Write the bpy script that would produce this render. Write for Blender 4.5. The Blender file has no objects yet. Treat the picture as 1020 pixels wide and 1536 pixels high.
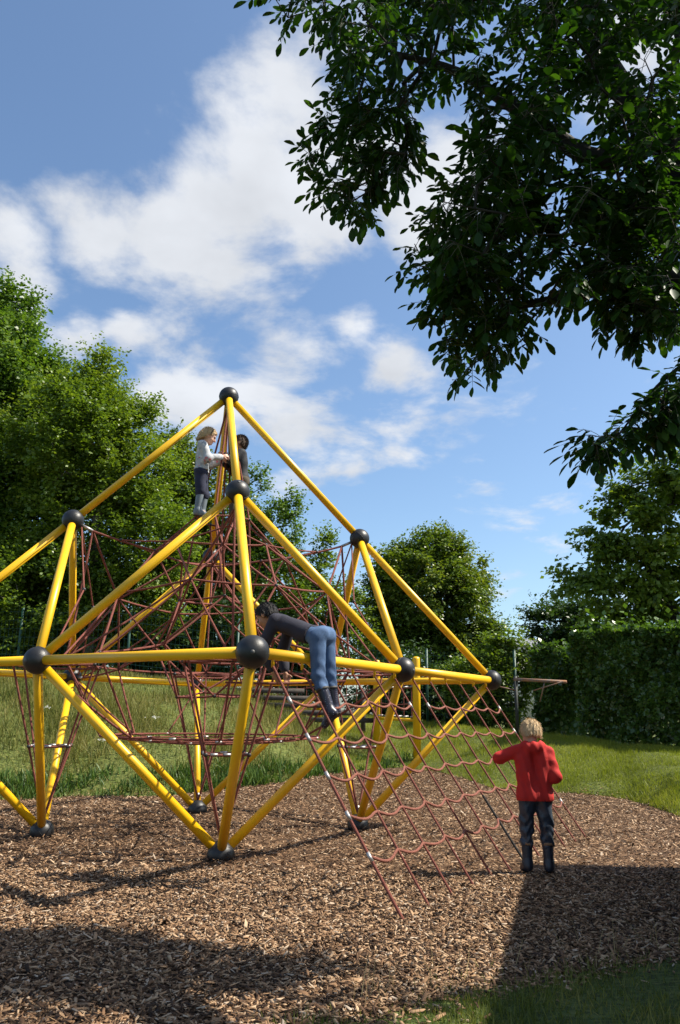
import bpy, math, random
import numpy as np
from mathutils import Vector, Matrix

rng = np.random.default_rng(7)
random.seed(7)
scn = bpy.context.scene
COL = scn.collection
R = math.radians

# ------------------------------------------------------------------ camera
# world frame: x right, y away from the camera, z up, metres
CAM_Z, FPX, PITCH, ROLL = 1.255, 1173.05, 0.254025, 0.012153
cp, sp, cr, sr = math.cos(PITCH), math.sin(PITCH), math.cos(ROLL), math.sin(ROLL)
c_r = Vector((1, 0, 0)); c_f = Vector((0, cp, sp)); c_u = c_r.cross(c_f)
c_x = c_r*cr + c_u*sr; c_y = -c_r*sr + c_u*cr
cam_d = bpy.data.cameras.new('camera'); cam = bpy.data.objects.new('camera', cam_d); COL.objects.link(cam)
cam.matrix_world = Matrix(((c_x.x, c_y.x, -c_f.x, 0), (c_x.y, c_y.y, -c_f.y, 0), (c_x.z, c_y.z, -c_f.z, CAM_Z), (0, 0, 0, 1)))
cam_d.sensor_fit = 'VERTICAL'; cam_d.sensor_height = 24.0; cam_d.lens = 24.0*FPX/1536
cam_d.clip_start = 0.05; cam_d.clip_end = 2000
scn.camera = cam
def at(px, py, Y):
    """photo pixel (1020x1536) and a depth in metres -> world point"""
    d = c_x*((px-510)/FPX) - c_y*((py-768)/FPX) + c_f
    return np.array([d.x*Y/d.y, Y, CAM_Z + d.z*Y/d.y])

# ------------------------------------------------------------------ sky and sun
SUN_EL, SUN_AZ = R(52), R(2)          # sun to the right, a touch behind the scene
world = bpy.data.worlds.new('World'); scn.world = world; world.use_nodes = True
wt = world.node_tree; wn = wt.nodes; wn.clear()
def N(nt, typ, **kw):
    n = nt.nodes.new(typ)
    for k, v in kw.items():
        if k.startswith('i_'):
            key = k[2:]; key = int(key) if key.isdigit() else key.replace('_', ' ')
            n.inputs[key].default_value = v
        else: setattr(n, k, v)
    return n
def L(nt, a, ao, b, bi): nt.links.new(a.outputs[ao], b.inputs[bi])
sky = N(wt, 'ShaderNodeTexSky', sky_type='NISHITA', sun_disc=False, sun_elevation=SUN_EL, sun_rotation=R(90)-SUN_AZ,
        air_density=1.0, dust_density=1.5, ozone_density=1.9, altitude=200)
SKY_K, CLOUD_V = 0.106, 0.47
tc = N(wt, 'ShaderNodeTexCoord')
sep = N(wt, 'ShaderNodeSeparateXYZ'); L(wt, tc, 'Generated', sep, 0)
zz = N(wt, 'ShaderNodeMath', operation='MAXIMUM', i_1=0.0); L(wt, sep, 'Z', zz, 0)
za = N(wt, 'ShaderNodeMath', operation='ADD', i_1=0.22); L(wt, zz, 0, za, 0)
dv = N(wt, 'ShaderNodeVectorMath', operation='DIVIDE'); L(wt, tc, 'Generated', dv, 0)
cmb = N(wt, 'ShaderNodeCombineXYZ'); L(wt, za, 0, cmb, 0); L(wt, za, 0, cmb, 1); L(wt, za, 0, cmb, 2); L(wt, cmb, 0, dv, 1)
n1 = N(wt, 'ShaderNodeTexNoise', i_Scale=4.8, i_Detail=12.0, i_Roughness=0.57, i_Distortion=0.15); L(wt, dv, 0, n1, 'Vector')
# soft banks of cloud at their places in the sky (directions), continued by noise elsewhere
def cdir(px, py):
    p = at(px, py, 1.0) - np.array([0, 0, CAM_Z]); return p/np.linalg.norm(p)
banks = [(330, 330, .13, .62), (420, 250, .12, .60), (470, 130, .11, .56), (440, 70, .07, .42), (250, 345, .10, .58), (150, 335, .085, .55), (85, 300, .06, .52), (5, 340, .075, .60), (25, 430, .06, .50), (470, 340, .11, .50),
         (330, 440, .09, .46), (230, 190, .05, .30), (290, 560, .10, .60), (400, 560, .10, .58), (440, 650, .09, .54), (520, 690, .06, .40), (610, 560, .062, .62), (530, 480, .04, .42), (660, 250, .11, .50), (560, 220, .12, .50), (960, 40, .12, .55),
         (110, 510, .045, .42), (195, 500, .04, .50), (680, 640, .05, .30), (590, 665, .04, .34), (620, 330, .07, .42)]
acc = None
for (px, py, rad, amp) in banks:
    d = cdir(px, py)
    ds = N(wt, 'ShaderNodeVectorMath', operation='DISTANCE', i_1=tuple(d)); L(wt, tc, 'Generated', ds, 0)
    mr = N(wt, 'ShaderNodeMapRange', interpolation_type='SMOOTHSTEP', clamp=True); mr.inputs[1].default_value = 0; mr.inputs[2].default_value = rad*1.5
    mr.inputs[3].default_value = amp; mr.inputs[4].default_value = 0; L(wt, ds, 'Value', mr, 0)
    if acc is None: acc = mr
    else:
        mx = N(wt, 'ShaderNodeMath', operation='SMOOTH_MAX', i_2=0.12); L(wt, acc, 0, mx, 0); L(wt, mr, 0, mx, 1); acc = mx
# elsewhere: broad noise decides where banks stand
n2 = N(wt, 'ShaderNodeTexNoise', i_Scale=1.1, i_Detail=2.0); L(wt, dv, 0, n2, 'Vector')
yb = N(wt, 'ShaderNodeMapRange', clamp=True); yb.inputs[1].default_value = 0.55; yb.inputs[2].default_value = 0.1; yb.inputs[3].default_value = 0; yb.inputs[4].default_value = 0.5
L(wt, sep, 'Y', yb, 0)
n2m = N(wt, 'ShaderNodeMapRange', clamp=True); n2m.inputs[1].default_value = .45; n2m.inputs[2].default_value = .65; n2m.inputs[3].default_value = 0; n2m.inputs[4].default_value = 1; L(wt, n2, 0, n2m, 0)
ob = N(wt, 'ShaderNodeMath', operation='MULTIPLY'); L(wt, n2m, 0, ob, 0); L(wt, yb, 0, ob, 1)
bb = N(wt, 'ShaderNodeMath', operation='MAXIMUM'); L(wt, acc, 0, bb, 0); L(wt, ob, 0, bb, 1)
nk = N(wt, 'ShaderNodeMath', operation='MULTIPLY_ADD', i_1=1.7, i_2=-.85); L(wt, n1, 0, nk, 0)
sm = N(wt, 'ShaderNodeMath', operation='ADD'); L(wt, nk, 0, sm, 0); L(wt, bb, 0, sm, 1)
mask = N(wt, 'ShaderNodeMapRange', interpolation_type='SMOOTHSTEP', clamp=True); mask.inputs[1].default_value = 0.19; mask.inputs[2].default_value = 0.60
mask.inputs[3].default_value = 0; mask.inputs[4].default_value = 0.93; L(wt, sm, 0, mask, 0)
n3 = N(wt, 'ShaderNodeTexNoise', i_Scale=5.0, i_Detail=6.0); L(wt, dv, 0, n3, 'Vector')
cc = N(wt, 'ShaderNodeMapRange'); cc.inputs[1].default_value = .3; cc.inputs[2].default_value = .7; cc.inputs[3].default_value = CLOUD_V*.86; cc.inputs[4].default_value = CLOUD_V*1.12; L(wt, n3, 0, cc, 0)
ccol = N(wt, 'ShaderNodeMix', data_type='RGBA', blend_type='MULTIPLY'); ccol.inputs[0].default_value = 1; ccol.inputs[6].default_value = (0.97, 1.0, 1.05, 1)
L(wt, cc, 0, ccol, 7)
skm = N(wt, 'ShaderNodeMix', data_type='RGBA', blend_type='MULTIPLY'); skm.inputs[0].default_value = 1; skm.inputs[7].default_value = (SKY_K*.92, SKY_K*1.01, SKY_K*1.04, 1); L(wt, sky, 0, skm, 6)
mixc = N(wt, 'ShaderNodeMix', data_type='RGBA'); L(wt, mask, 0, mixc, 0); L(wt, skm, 2, mixc, 6); L(wt, ccol, 2, mixc, 7)
bg = N(wt, 'ShaderNodeBackground', i_Strength=1.0); L(wt, mixc, 2, bg, 0)
wo = N(wt, 'ShaderNodeOutputWorld'); L(wt, bg, 0, wo, 0)

sun_d = bpy.data.lights.new('sun', 'SUN'); sun_d.energy = 5.0; sun_d.angle = R(0.53); sun_d.color = (1.0, 0.93, 0.80)
sun = bpy.data.objects.new('sun', sun_d); COL.objects.link(sun)
to_sun = Vector((math.cos(SUN_EL)*math.cos(SUN_AZ), math.cos(SUN_EL)*math.sin(SUN_AZ), math.sin(SUN_EL)))
sun.rotation_euler = to_sun.to_track_quat('Z', 'Y').to_euler(); sun.location = (30, 0, 40)
vs = scn.view_settings; vs.view_transform = 'Standard'; vs.look = 'None'; vs.exposure = 0.82; vs.gamma = 1; vs.use_curve_mapping = False

# ------------------------------------------------------------------ materials
MATS = {}
def ramp(nt, stops):
    r = nt.nodes.new('ShaderNodeValToRGB'); e = r.color_ramp.elements
    while len(e) < len(stops): e.new(0.5)
    for el, (p, c) in zip(e, stops): el.position = p; el.color = (*c, 1)
    return r
def base_mat(name):
    m = bpy.data.materials.new(name); m.use_nodes = True; nt = m.node_tree
    return m, nt, nt.nodes['Principled BSDF'], nt.nodes['Material Output']
def mat_paint(name, c1, c2, rough=.35, scale=6, bump=.0, bscale=60, coat=0, metal=0, spec=.5):
    m, nt, b, o = base_mat(name)
    t = N(nt, 'ShaderNodeTexCoord'); n = N(nt, 'ShaderNodeTexNoise', i_Scale=scale, i_Detail=6.0, i_Roughness=.6); L(nt, t, 'Object', n, 'Vector')
    r = ramp(nt, [(.3, c1), (.7, c2)]); L(nt, n, 0, r, 0); L(nt, r, 0, b, 'Base Color')
    rr = N(nt, 'ShaderNodeMapRange'); rr.inputs[3].default_value = rough*.8; rr.inputs[4].default_value = min(1, rough*1.3); L(nt, n, 0, rr, 0); L(nt, rr, 0, b, 'Roughness')
    b.inputs['Metallic'].default_value = metal; b.inputs['Coat Weight'].default_value = coat; b.inputs['Specular IOR Level'].default_value = spec
    if bump:
        n2 = N(nt, 'ShaderNodeTexNoise', i_Scale=bscale, i_Detail=4.0); L(nt, t, 'Object', n2, 'Vector')
        bp = N(nt, 'ShaderNodeBump', i_Strength=bump, i_Distance=.01); L(nt, n2, 0, bp, 'Height'); L(nt, bp, 0, b, 'Normal')
    MATS[name] = m; return m
def mat_leaf(name, stops, trans=.35, rough=.45, spec=.35, tcol=(1.25, 1.3, .5), big=.0):
    """leaf: colour differs from leaf to leaf (Random Per Island), light passes through"""
    m, nt, b, o = base_mat(name)
    g = N(nt, 'ShaderNodeNewGeometry'); r = ramp(nt, stops)
    if big:
        t = N(nt, 'ShaderNodeTexCoord'); n = N(nt, 'ShaderNodeTexNoise', i_Scale=big, i_Detail=2.0); L(nt, t, 'Object', n, 'Vector')
        mm = N(nt, 'ShaderNodeMath', operation='MULTIPLY_ADD', i_1=.55); L(nt, g, 'Random Per Island', mm, 0)
        k = N(nt, 'ShaderNodeMapRange', clamp=True); k.inputs[1].default_value = .3; k.inputs[2].default_value = .7; k.inputs[4].default_value = .45; L(nt, n, 0, k, 0); L(nt, k, 0, mm, 2); L(nt, mm, 0, r, 0)
    else: L(nt, g, 'Random Per Island', r, 0)
    L(nt, r, 0, b, 'Base Color'); b.inputs['Roughness'].default_value = rough; b.inputs['Specular IOR Level'].default_value = spec
    tr = N(nt, 'ShaderNodeBsdfTranslucent'); tm = N(nt, 'ShaderNodeMix', data_type='RGBA', blend_type='MULTIPLY'); tm.inputs[0].default_value = 1; tm.inputs[7].default_value = (*tcol, 1)
    L(nt, r, 0, tm, 6); L(nt, tm, 2, tr, 0)
    mx = N(nt, 'ShaderNodeMixShader', i_0=trans); L(nt, b, 0, mx, 1); L(nt, tr, 0, mx, 2); L(nt, mx, 0, o, 0)
    MATS[name] = m; return m
mat_paint('yellow', (.80, .42, .004), (.86, .47, .006), .33, 3, .05, 120, coat=.15)
def mat_pole():
    m, nt, b, o = base_mat('yellow'); t = N(nt, 'ShaderNodeTexCoord')
    n = N(nt, 'ShaderNodeTexNoise', i_Scale=1.6, i_Detail=5.0); L(nt, t, 'Object', n, 'Vector'); r = ramp(nt, [(.3, (.74, .40, .004)), (.7, (.84, .49, .008))]); L(nt, n, 0, r, 0)
    n2 = N(nt, 'ShaderNodeTexNoise', i_Scale=38.0, i_Detail=8.0, i_Roughness=.75); L(nt, t, 'Object', n2, 'Vector')
    k = N(nt, 'ShaderNodeMapRange', clamp=True); k.inputs[1].default_value = .62; k.inputs[2].default_value = .74; k.inputs[4].default_value = .55; L(nt, n2, 0, k, 0)
    mx = N(nt, 'ShaderNodeMix', data_type='RGBA'); mx.inputs[7].default_value = (.30, .17, .03, 1); L(nt, k, 0, mx, 0); L(nt, r, 0, mx, 6); L(nt, mx, 2, b, 'Base Color')
    rr = N(nt, 'ShaderNodeMapRange'); rr.inputs[3].default_value = .28; rr.inputs[4].default_value = .5; L(nt, n2, 0, rr, 0); L(nt, rr, 0, b, 'Roughness'); MATS['yellow'] = m
mat_pole()
mat_paint('ball', (.007, .007, .008), (.017, .017, .018), .42, 9, .12, 150)
mat_paint('ballcap', (.05, .05, .05), (.09, .09, .09), .5, 20)
mat_paint('rope', (.18, .045, .03), (.28, .08, .055), .75, 30, .9, 420)
mat_paint('rope_pale', (.22, .072, .046), (.30, .105, .07), .8, 30, .8, 420)
mat_paint('rope_black', (.012, .011, .011), (.03, .026, .024), .8, 30, .6, 420)
mat_paint('silver', (.33, .31, .30), (.48, .46, .45), .5, 40, 0, metal=.85)
mat_paint('clamp', (.012, .012, .013), (.03, .03, .03), .5, 30)
mat_paint('bark', (.012, .009, .007), (.036, .027, .02), .9, 7, 1.0, 25)
mat_paint('bark_shaded', (.006, .005, .004), (.02, .015, .011), .9, 7, 1.0, 25)  # shade put into the colour: bark darkened so the limbs stay in silhouette
mat_paint('bark_grey', (.08, .07, .055), (.17, .15, .12), .9, 9, 1.0, 30)
mat_paint('fence_green', (.008, .045, .032), (.012, .065, .045), .5, 10)
mat_paint('dark_post', (.012, .016, .014), (.025, .03, .026), .6, 10)
mat_paint('rust', (.16, .15, .14), (.34, .14, .05), .7, 9, .3, 80)
mat_paint('old_wood', (.035, .029, .024), (.09, .075, .062), .85, 8, .6, 60)
mat_paint('shed_wood', (.12, .065, .03), (.24, .14, .07), .8, 7, .5, 60)
mat_paint('roof_felt', (.05, .05, .05), (.09, .09, .09), .9, 7, .5, 90)
mat_paint('slate', (.13, .14, .16), (.2, .21, .23), .8, 7)
mat_paint('render_wall', (.5, .47, .42), (.6, .57, .52), .9, 4)
mat_paint('glass', (.02, .025, .03), (.03, .035, .04), .08, 4)
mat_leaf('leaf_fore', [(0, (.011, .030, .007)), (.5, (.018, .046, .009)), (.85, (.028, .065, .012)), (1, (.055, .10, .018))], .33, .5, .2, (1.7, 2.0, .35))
mat_leaf('leaf_green', [(0, (.035, .075, .015)), (.35, (.075, .145, .024)), (.75, (.13, .21, .035)), (1, (.20, .26, .06))], .36, .42, .45, (1.3, 1.35, .4), .35)
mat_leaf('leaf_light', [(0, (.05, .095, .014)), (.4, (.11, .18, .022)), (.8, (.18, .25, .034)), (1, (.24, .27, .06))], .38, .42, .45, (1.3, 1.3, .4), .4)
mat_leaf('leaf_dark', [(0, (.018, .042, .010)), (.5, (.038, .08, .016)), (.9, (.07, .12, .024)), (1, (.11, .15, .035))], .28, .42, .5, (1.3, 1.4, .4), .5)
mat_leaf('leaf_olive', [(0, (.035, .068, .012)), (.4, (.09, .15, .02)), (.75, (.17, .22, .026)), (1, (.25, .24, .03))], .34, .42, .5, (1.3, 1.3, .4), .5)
mat_leaf('leaf_hedge', [(0, (.035, .07, .015)), (.5, (.08, .15, .026)), (.88, (.135, .215, .036)), (1, (.24, .19, .05))], .3, .34, .7, (1.3, 1.4, .4), .8)
mat_leaf('grass_tall', [(0, (.055, .085, .016)), (.3, (.125, .145, .028)), (.6, (.22, .21, .055)), (1, (.40, .33, .13))], .32, .55, .3, (1.1, 1.1, .7), .8)
mat_leaf('grass_lawn', [(0, (.12, .15, .018)), (.5, (.24, .28, .03)), (.85, (.33, .34, .05)), (1, (.48, .42, .14))], .4, .5, .35, (1.2, 1.25, .5), .9)
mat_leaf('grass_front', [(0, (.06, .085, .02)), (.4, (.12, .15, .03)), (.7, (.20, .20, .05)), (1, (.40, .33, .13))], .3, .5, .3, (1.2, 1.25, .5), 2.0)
mat_leaf('straw', [(0, (.30, .22, .09)), (1, (.46, .36, .18))], .2, .6, .3, (1, 1, 1))
mat_leaf('weed', [(0, (.04, .085, .018)), (.6, (.07, .13, .025)), (1, (.11, .17, .04))], .3, .5, .35)
mat_leaf('petal', [(0, (.6, .6, .55)), (1, (.75, .75, .7))], .3, .6, .3, (1, 1, 1))
mat_leaf('chips', [(0, (.016, .009, .005)), (.25, (.07, .036, .018)), (.5, (.19, .105, .053)), (.75, (.33, .20, .108)), (.92, (.45, .31, .19)), (1, (.46, .37, .28))], .0, .8, .3, (1, 1, 1))
def mat_ground(name, stops, scale, bump, bscale):
    m, nt, b, o = base_mat(name)
    t = N(nt, 'ShaderNodeTexCoord'); n = N(nt, 'ShaderNodeTexNoise', i_Scale=scale, i_Detail=10.0, i_Roughness=.7); L(nt, t, 'Object', n, 'Vector')
    v = N(nt, 'ShaderNodeTexVoronoi', i_Scale=bscale); mp = N(nt, 'ShaderNodeMapping'); mp.inputs['Scale'].default_value = (1, 1.9, 1); L(nt, t, 'Object', mp, 0); L(nt, mp, 0, v, 'Vector')
    sx = N(nt, 'ShaderNodeSeparateColor'); L(nt, v, 'Color', sx, 0)
    mm = N(nt, 'ShaderNodeMix', data_type='FLOAT'); mm.inputs[0].default_value = .6; L(nt, n, 0, mm, 2); L(nt, sx, 0, mm, 3)
    r = ramp(nt, stops); L(nt, mm, 0, r, 0); L(nt, r, 0, b, 'Base Color'); b.inputs['Roughness'].default_value = .9; b.inputs['Specular IOR Level'].default_value = .2
    bp = N(nt, 'ShaderNodeBump', i_Strength=bump, i_Distance=.02); L(nt, mm, 0, bp, 'Height'); L(nt, bp, 0, b, 'Normal')
    MATS[name] = m
mat_ground('chip_soil', [(.1, (.016, .009, .005)), (.4, (.06, .032, .017)), (.65, (.14, .08, .042)), (.9, (.25, .155, .09))], 3, .9, 46)
mat_ground('lawn_soil', [(.2, (.04, .05, .014)), (.5, (.085, .11, .024)), (.8, (.15, .16, .045))], 2, .6, 30)
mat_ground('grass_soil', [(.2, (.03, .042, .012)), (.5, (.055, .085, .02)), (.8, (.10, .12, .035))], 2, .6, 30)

# ------------------------------------------------------------------ mesh helpers
def mesh_np(name, V, F, mat, smooth=False):
    """V (n,3), F (m,k) index array or list of such arrays"""
    Fs = F if isinstance(F, list) else [F]
    me = bpy.data.meshes.new(name); V = np.asarray(V, np.float32)
    me.vertices.add(len(V)); me.vertices.foreach_set('co', V.ravel())
    li = np.concatenate([np.asarray(f, np.int32).ravel() for f in Fs])
    ks = np.concatenate([np.full(len(f), np.asarray(f).shape[1], np.int32) for f in Fs])
    st = np.zeros(len(ks), np.int32); st[1:] = np.cumsum(ks)[:-1]
    me.loops.add(len(li)); me.loops.foreach_set('vertex_index', li)
    me.polygons.add(len(ks)); me.polygons.foreach_set('loop_start', st)
    if smooth: me.polygons.foreach_set('use_smooth', np.ones(len(ks), bool))
    me.update(calc_edges=True); me.materials.append(MATS[mat] if isinstance(mat, str) else mat)
    return me
def link(name, me, parent=None, loc=None, rot=None, **tags):
    o = bpy.data.objects.new(name, me); COL.objects.link(o)
    if parent is not None: o.parent = parent
    if loc is not None: o.location = loc
    if rot is not None: o.rotation_euler = rot
    for k, v in tags.items(): o[k] = v
    return o
def empty(name, loc, rz=0, **tags):
    o = link(name, None, None, tuple(float(c) for c in loc), (0, 0, rz), **tags); o.empty_display_size = .2; return o
class MB:
    def __init__(s): s.V = []; s.Q = []; s.T = []; s.n = 0
    def add(s, V, Q=(), T=()):
        V = np.asarray(V, float); s.V.append(V)
        if len(Q): s.Q.append(np.asarray(Q)+s.n)
        if len(T): s.T.append(np.asarray(T)+s.n)
        s.n += len(V); return s
    def tube(s, P, rad, n=8, caps=True):
        P = np.asarray(P, float); m = len(P); rad = np.broadcast_to(np.asarray(rad, float), (m,))
        T = np.gradient(P, axis=0) if m > 2 else np.repeat((P[1:]-P[:1]), 2, 0)
        T /= np.linalg.norm(T, axis=1, keepdims=True)+1e-12
        a = np.array([0, 0, 1.]) if abs(T[0, 2]) < .9 else np.array([1., 0, 0])
        X = np.cross(T, a); X /= np.linalg.norm(X, axis=1, keepdims=True)+1e-12; Y = np.cross(T, X)
        th = np.arange(n)*2*np.pi/n
        V = P[:, None]+rad[:, None, None]*(np.cos(th)[None, :, None]*X[:, None]+np.sin(th)[None, :, None]*Y[:, None])
        i = np.arange(m-1)[:, None]*n; j = np.arange(n)[None]; k = (j+1) % n
        Q = np.stack([i+j, i+n+j, i+n+k, i+k], -1).reshape(-1, 4)
        V = V.reshape(-1, 3); Tt = []
        if caps:
            c0 = len(V); V = np.vstack([V, P[:1], P[-1:]]); jj = np.arange(n); kk = (jj+1) % n; b = (m-1)*n
            Tt = np.vstack([np.stack([np.full(n, c0), jj, kk], 1), np.stack([np.full(n, c0+1), b+kk, b+jj], 1)])
        return s.add(V, Q, Tt)
    def box(s, lo, hi, M=None):
        lo = np.array(lo, float); hi = np.array(hi, float)
        V = np.array([[(lo, hi)[(i >> k) & 1][k] for k in range(3)] for i in range(8)])
        if M is not None: V = V@np.asarray(M)[:3, :3].T+np.asarray(M)[:3, 3]
        return s.add(V, [[0, 2, 3, 1], [4, 5, 7, 6], [0, 1, 5, 4], [2, 6, 7, 3], [0, 4, 6, 2], [1, 3, 7, 5]])
    def sphere(s, c, r, nu=24, nv=14, seam=0):
        ph = np.linspace(0, np.pi, nv+1)[1:-1]; th = np.arange(nu)*2*np.pi/nu
        rr = np.ones((nv-1, nu))
        V = np.stack([np.sin(ph)[:, None]*np.cos(th)*rr, np.sin(ph)[:, None]*np.sin(th)*rr, np.cos(ph)[:, None]*rr], -1).reshape(-1, 3)
        V = np.vstack([V, [[0, 0, 1], [0, 0, -1]]]); i = np.arange(nv-2)[:, None]*nu; j = np.arange(nu)[None]; k = (j+1) % nu
        Q = np.stack([i+j, i+nu+j, i+nu+k, i+k], -1).reshape(-1, 4); t = (nv-1)*nu; jj = np.arange(nu); kk = (jj+1) % nu; b = (nv-2)*nu
        T = np.vstack([np.stack([np.full(nu, t), jj, kk], 1), np.stack([np.full(nu, t+1), b+kk, b+jj], 1)])
        return s.add(V*np.asarray(r)+np.asarray(c), Q, T)
    def mesh(s, name, mat, smooth=True):
        F = ([np.vstack(s.Q)] if s.Q else [])+([np.vstack(s.T)] if s.T else [])
        return mesh_np(name, np.vstack(s.V), F, mat, smooth)
    def obj(s, name, mat, parent=None, smooth=True, **tags):
        return link(name, s.mesh(name, mat, smooth), parent, **tags)
def unit(v): v = np.asarray(v, float); return v/(np.linalg.norm(v, axis=-1, keepdims=True)+1e-12)
def scatter(name, tv, tf, pos, ydir, nrm, size, mat, smooth=False):
    """many small copies of a template (x side, y along, z normal) joined in one mesh"""
    y = unit(ydir); x = unit(np.cross(y, nrm)); z = np.cross(x, y)
    size = np.asarray(size, float); size = size[:, None]*np.ones(3) if size.ndim == 1 else size
    tv = np.asarray(tv, float); tvs = tv[None] if tv.ndim == 2 else tv
    loc = tvs*size[:, None, :]
    V = pos[:, None]+loc[..., :1]*x[:, None]+loc[..., 1:2]*y[:, None]+loc[..., 2:3]*z[:, None]
    k = tvs.shape[1]; off = (np.arange(len(pos))*k)[:, None, None]
    F = [(np.asarray(f)[None]+off).reshape(-1, np.asarray(f).shape[1]) for f in (tf if isinstance(tf, list) else [tf])]
    return mesh_np(name, V.reshape(-1, 3), F, mat, smooth)

# ------------------------------------------------------------------ terrain
def ty_at(px, py, z):
    d = c_x*((px-510)/FPX) - c_y*((py-768)/FPX) + c_f
    k = (z-CAM_Z)/d.z; return d.x/d.y, d.y*k
_edge = [(-300, 1204, 0), (0, 1200, 0), (100, 1196, 0), (250, 1195, .03), (320, 1185, .08), (433, 1173, .16), (520, 1157, .26), (602, 1149, .32), (660, 1158, .26), (738, 1181, .12), (862, 1191, .10), (940, 1199, .07), (1020, 1226, .02), (1300, 1270, 0)]
_crest = [(-300, 1012, 16.5), (0, 1018, 17), (150, 1021, 17.5), (300, 1030, 18), (400, 1052, 18.5), (480, 1070, 19.5), (600, 1083, 20), (740, 1097, 17), (860, 1109, 15.5), (1020, 1127, 14), (1300, 1150, 13)]
_front = [(-300, 1640), (0, 1600), (380, 1570), (520, 1540), (600, 1515), (680, 1494), (760, 1476), (850, 1456), (940, 1440), (1020, 1432), (1300, 1410)]
eT, eY, eZ = [], [], []
for px, py, z in _edge: t, y = ty_at(px, py, z); eT.append(t); eY.append(y); eZ.append(z)
kT, kY, kZ = [], [], []
for px, py, Y in _crest: p = at(px, py, Y); kT.append(p[0]/Y); kY.append(Y); kZ.append(p[2])
fT, fY = zip(*[ty_at(px, py, 0) for px, py in _front])
def edgeY(t): return np.interp(t, eT, eY)
def frontY(t): return np.interp(t, fT, fY)
def crestY(t): return np.interp(t, kT, kY)
def wob(x, y, s=1.0):
    return s*(np.sin(x*1.7+y*.6)*.4+np.sin(y*2.3-x*1.1+1.3)*.35+np.sin(x*4.3+2)*np.sin(y*3.9+.5)*.4+np.sin(x*8.1+y*3)*np.sin(y*9.3-x*2)*.2)
def tz(x, y):
    x = np.asarray(x, float); y = np.asarray(y, float); yy = np.maximum(y, .6); t = x/yy
    Y0, Z0 = np.interp(t, eT, eY), np.interp(t, eT, eZ); Y1, Z1 = np.interp(t, kT, kY), np.interp(t, kT, kZ)
    a = np.clip((yy-8.3)/(Y0-8.3), 0, 1); z = Z0*a*a
    b = np.clip((yy-Y0)/(Y1-Y0), 0, 1); s = b*(1.55-.55*b*b)*.75+.25*b*b*(3-2*b)
    s = np.minimum(s, 1.0); z = np.where(yy > Y0, Z0+(Z1-Z0)*s, z)
    amp = np.where(yy > Y0, .05, .018)*np.clip((yy-1)/2, 0, 1)*np.clip((60-yy)/30, 0, 1)
    return z+wob(x, yy)*amp
def sheet(name, ya, yb, rows, cols, mat, dz=0, tmax=3.0, power=1.0, **tags):
    tt = np.tan(np.linspace(-math.atan(tmax), math.atan(tmax), cols)); s = np.linspace(0, 1, rows)**power
    Yg = ya(tt)[None]+(yb(tt)-ya(tt))[None]*s[:, None]; Xg = Yg*tt[None]
    V = np.stack([Xg, Yg, tz(Xg, Yg)+dz], -1).reshape(-1, 3)
    i = np.arange(rows-1)[:, None]*cols; j = np.arange(cols-1)[None]
    return link(name, mesh_np(name, V, np.stack([i+j, i+j+1, i+cols+j+1, i+cols+j], -1).reshape(-1, 4), mat, True), **tags)
gb = MB().box((-700, -700, -1.2), (700, 700, -.12)); gb.obj('ground', 'grass_soil', None, False, kind='structure')
one = lambda v: (lambda t: np.full_like(t, v))
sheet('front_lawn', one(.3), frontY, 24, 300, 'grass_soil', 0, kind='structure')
sheet('wood_chip_ground', frontY, edgeY, 90, 300, 'chip_soil', 0, kind='structure')
sheet('lawn', edgeY, one(300.), 120, 300, 'lawn_soil', 0, power=3.0, kind='structure')

# wood chips: loose pieces of bark and wood, too many to count
def chips(n, ylo, yhi, smin, smax, lo_t=-.56, hi_t=.56):
    y = np.sqrt(rng.uniform(ylo**2, yhi**2, n)); t = rng.uniform(lo_t, hi_t, n)
    e0, f0 = edgeY(t), frontY(t)
    k = (y < e0+rng.normal(0, .12, n)) & (y > f0+rng.normal(0, .16, n)); y, t = y[k], t[k]; x = t*y; n = len(x)
    ln = rng.gamma(4, .25, n)*(smax-smin)*.6+smin; w = ln*rng.uniform(.12, .32, n)+.002; th = rng.uniform(.0015, .005, n)
    az = rng.uniform(0, 2*np.pi, n); tilt = rng.normal(0, .27, n)
    yd = np.stack([np.cos(az), np.sin(az), np.tan(tilt)], 1); nr = np.stack([rng.normal(0, .33, n), rng.normal(0, .33, n), np.ones(n)], 1)
    z = tz(x, y)+np.abs(rng.normal(0, .011, n))+.002+np.abs(np.sin(tilt))*ln*.25
    return np.stack([x, y, z], 1), yd, nr, np.stack([w, ln, th], 1)
def chip_mesh(name, args, lod):
    pos, yd, nr, sz = args; n = len(pos)
    tvb = np.array([[-.5, -.42, 0], [.42, -.5, 0], [.5, .38, 0], [-.3, .5, 0]], float)
    if lod == 0:
        tv = np.vstack([tvb+[0, 0, -.6], tvb*[.86, .94, 1]+[0, 0, .5]]); T = tv[None]+rng.normal(0, .09, (n, 8, 3))
        F = [[4, 5, 6, 7], [0, 1, 5, 4], [1, 2, 6, 5], [2, 3, 7, 6], [3, 0, 4, 7]]
    else:
        T = tvb[None]+rng.normal(0, .1, (n, 4, 3)); F = [[0, 1, 2, 3]]
    return scatter(name, T, np.array(F), pos, yd, nr, sz, 'chips')
o = link('wood_chips', chip_mesh('wood_chips', chips(115000, 3.5, 7.0, .010, .046), 0), kind='stuff', label='loose brown wood chip mulch covering the near play area', category='wood chips')
o = link('wood_chips', chip_mesh('wood_chips', chips(150000, 6.8, 15.5, .012, .05), 1), kind='stuff', label='loose brown wood chip mulch under and behind the climbing frame', category='wood chips')

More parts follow.
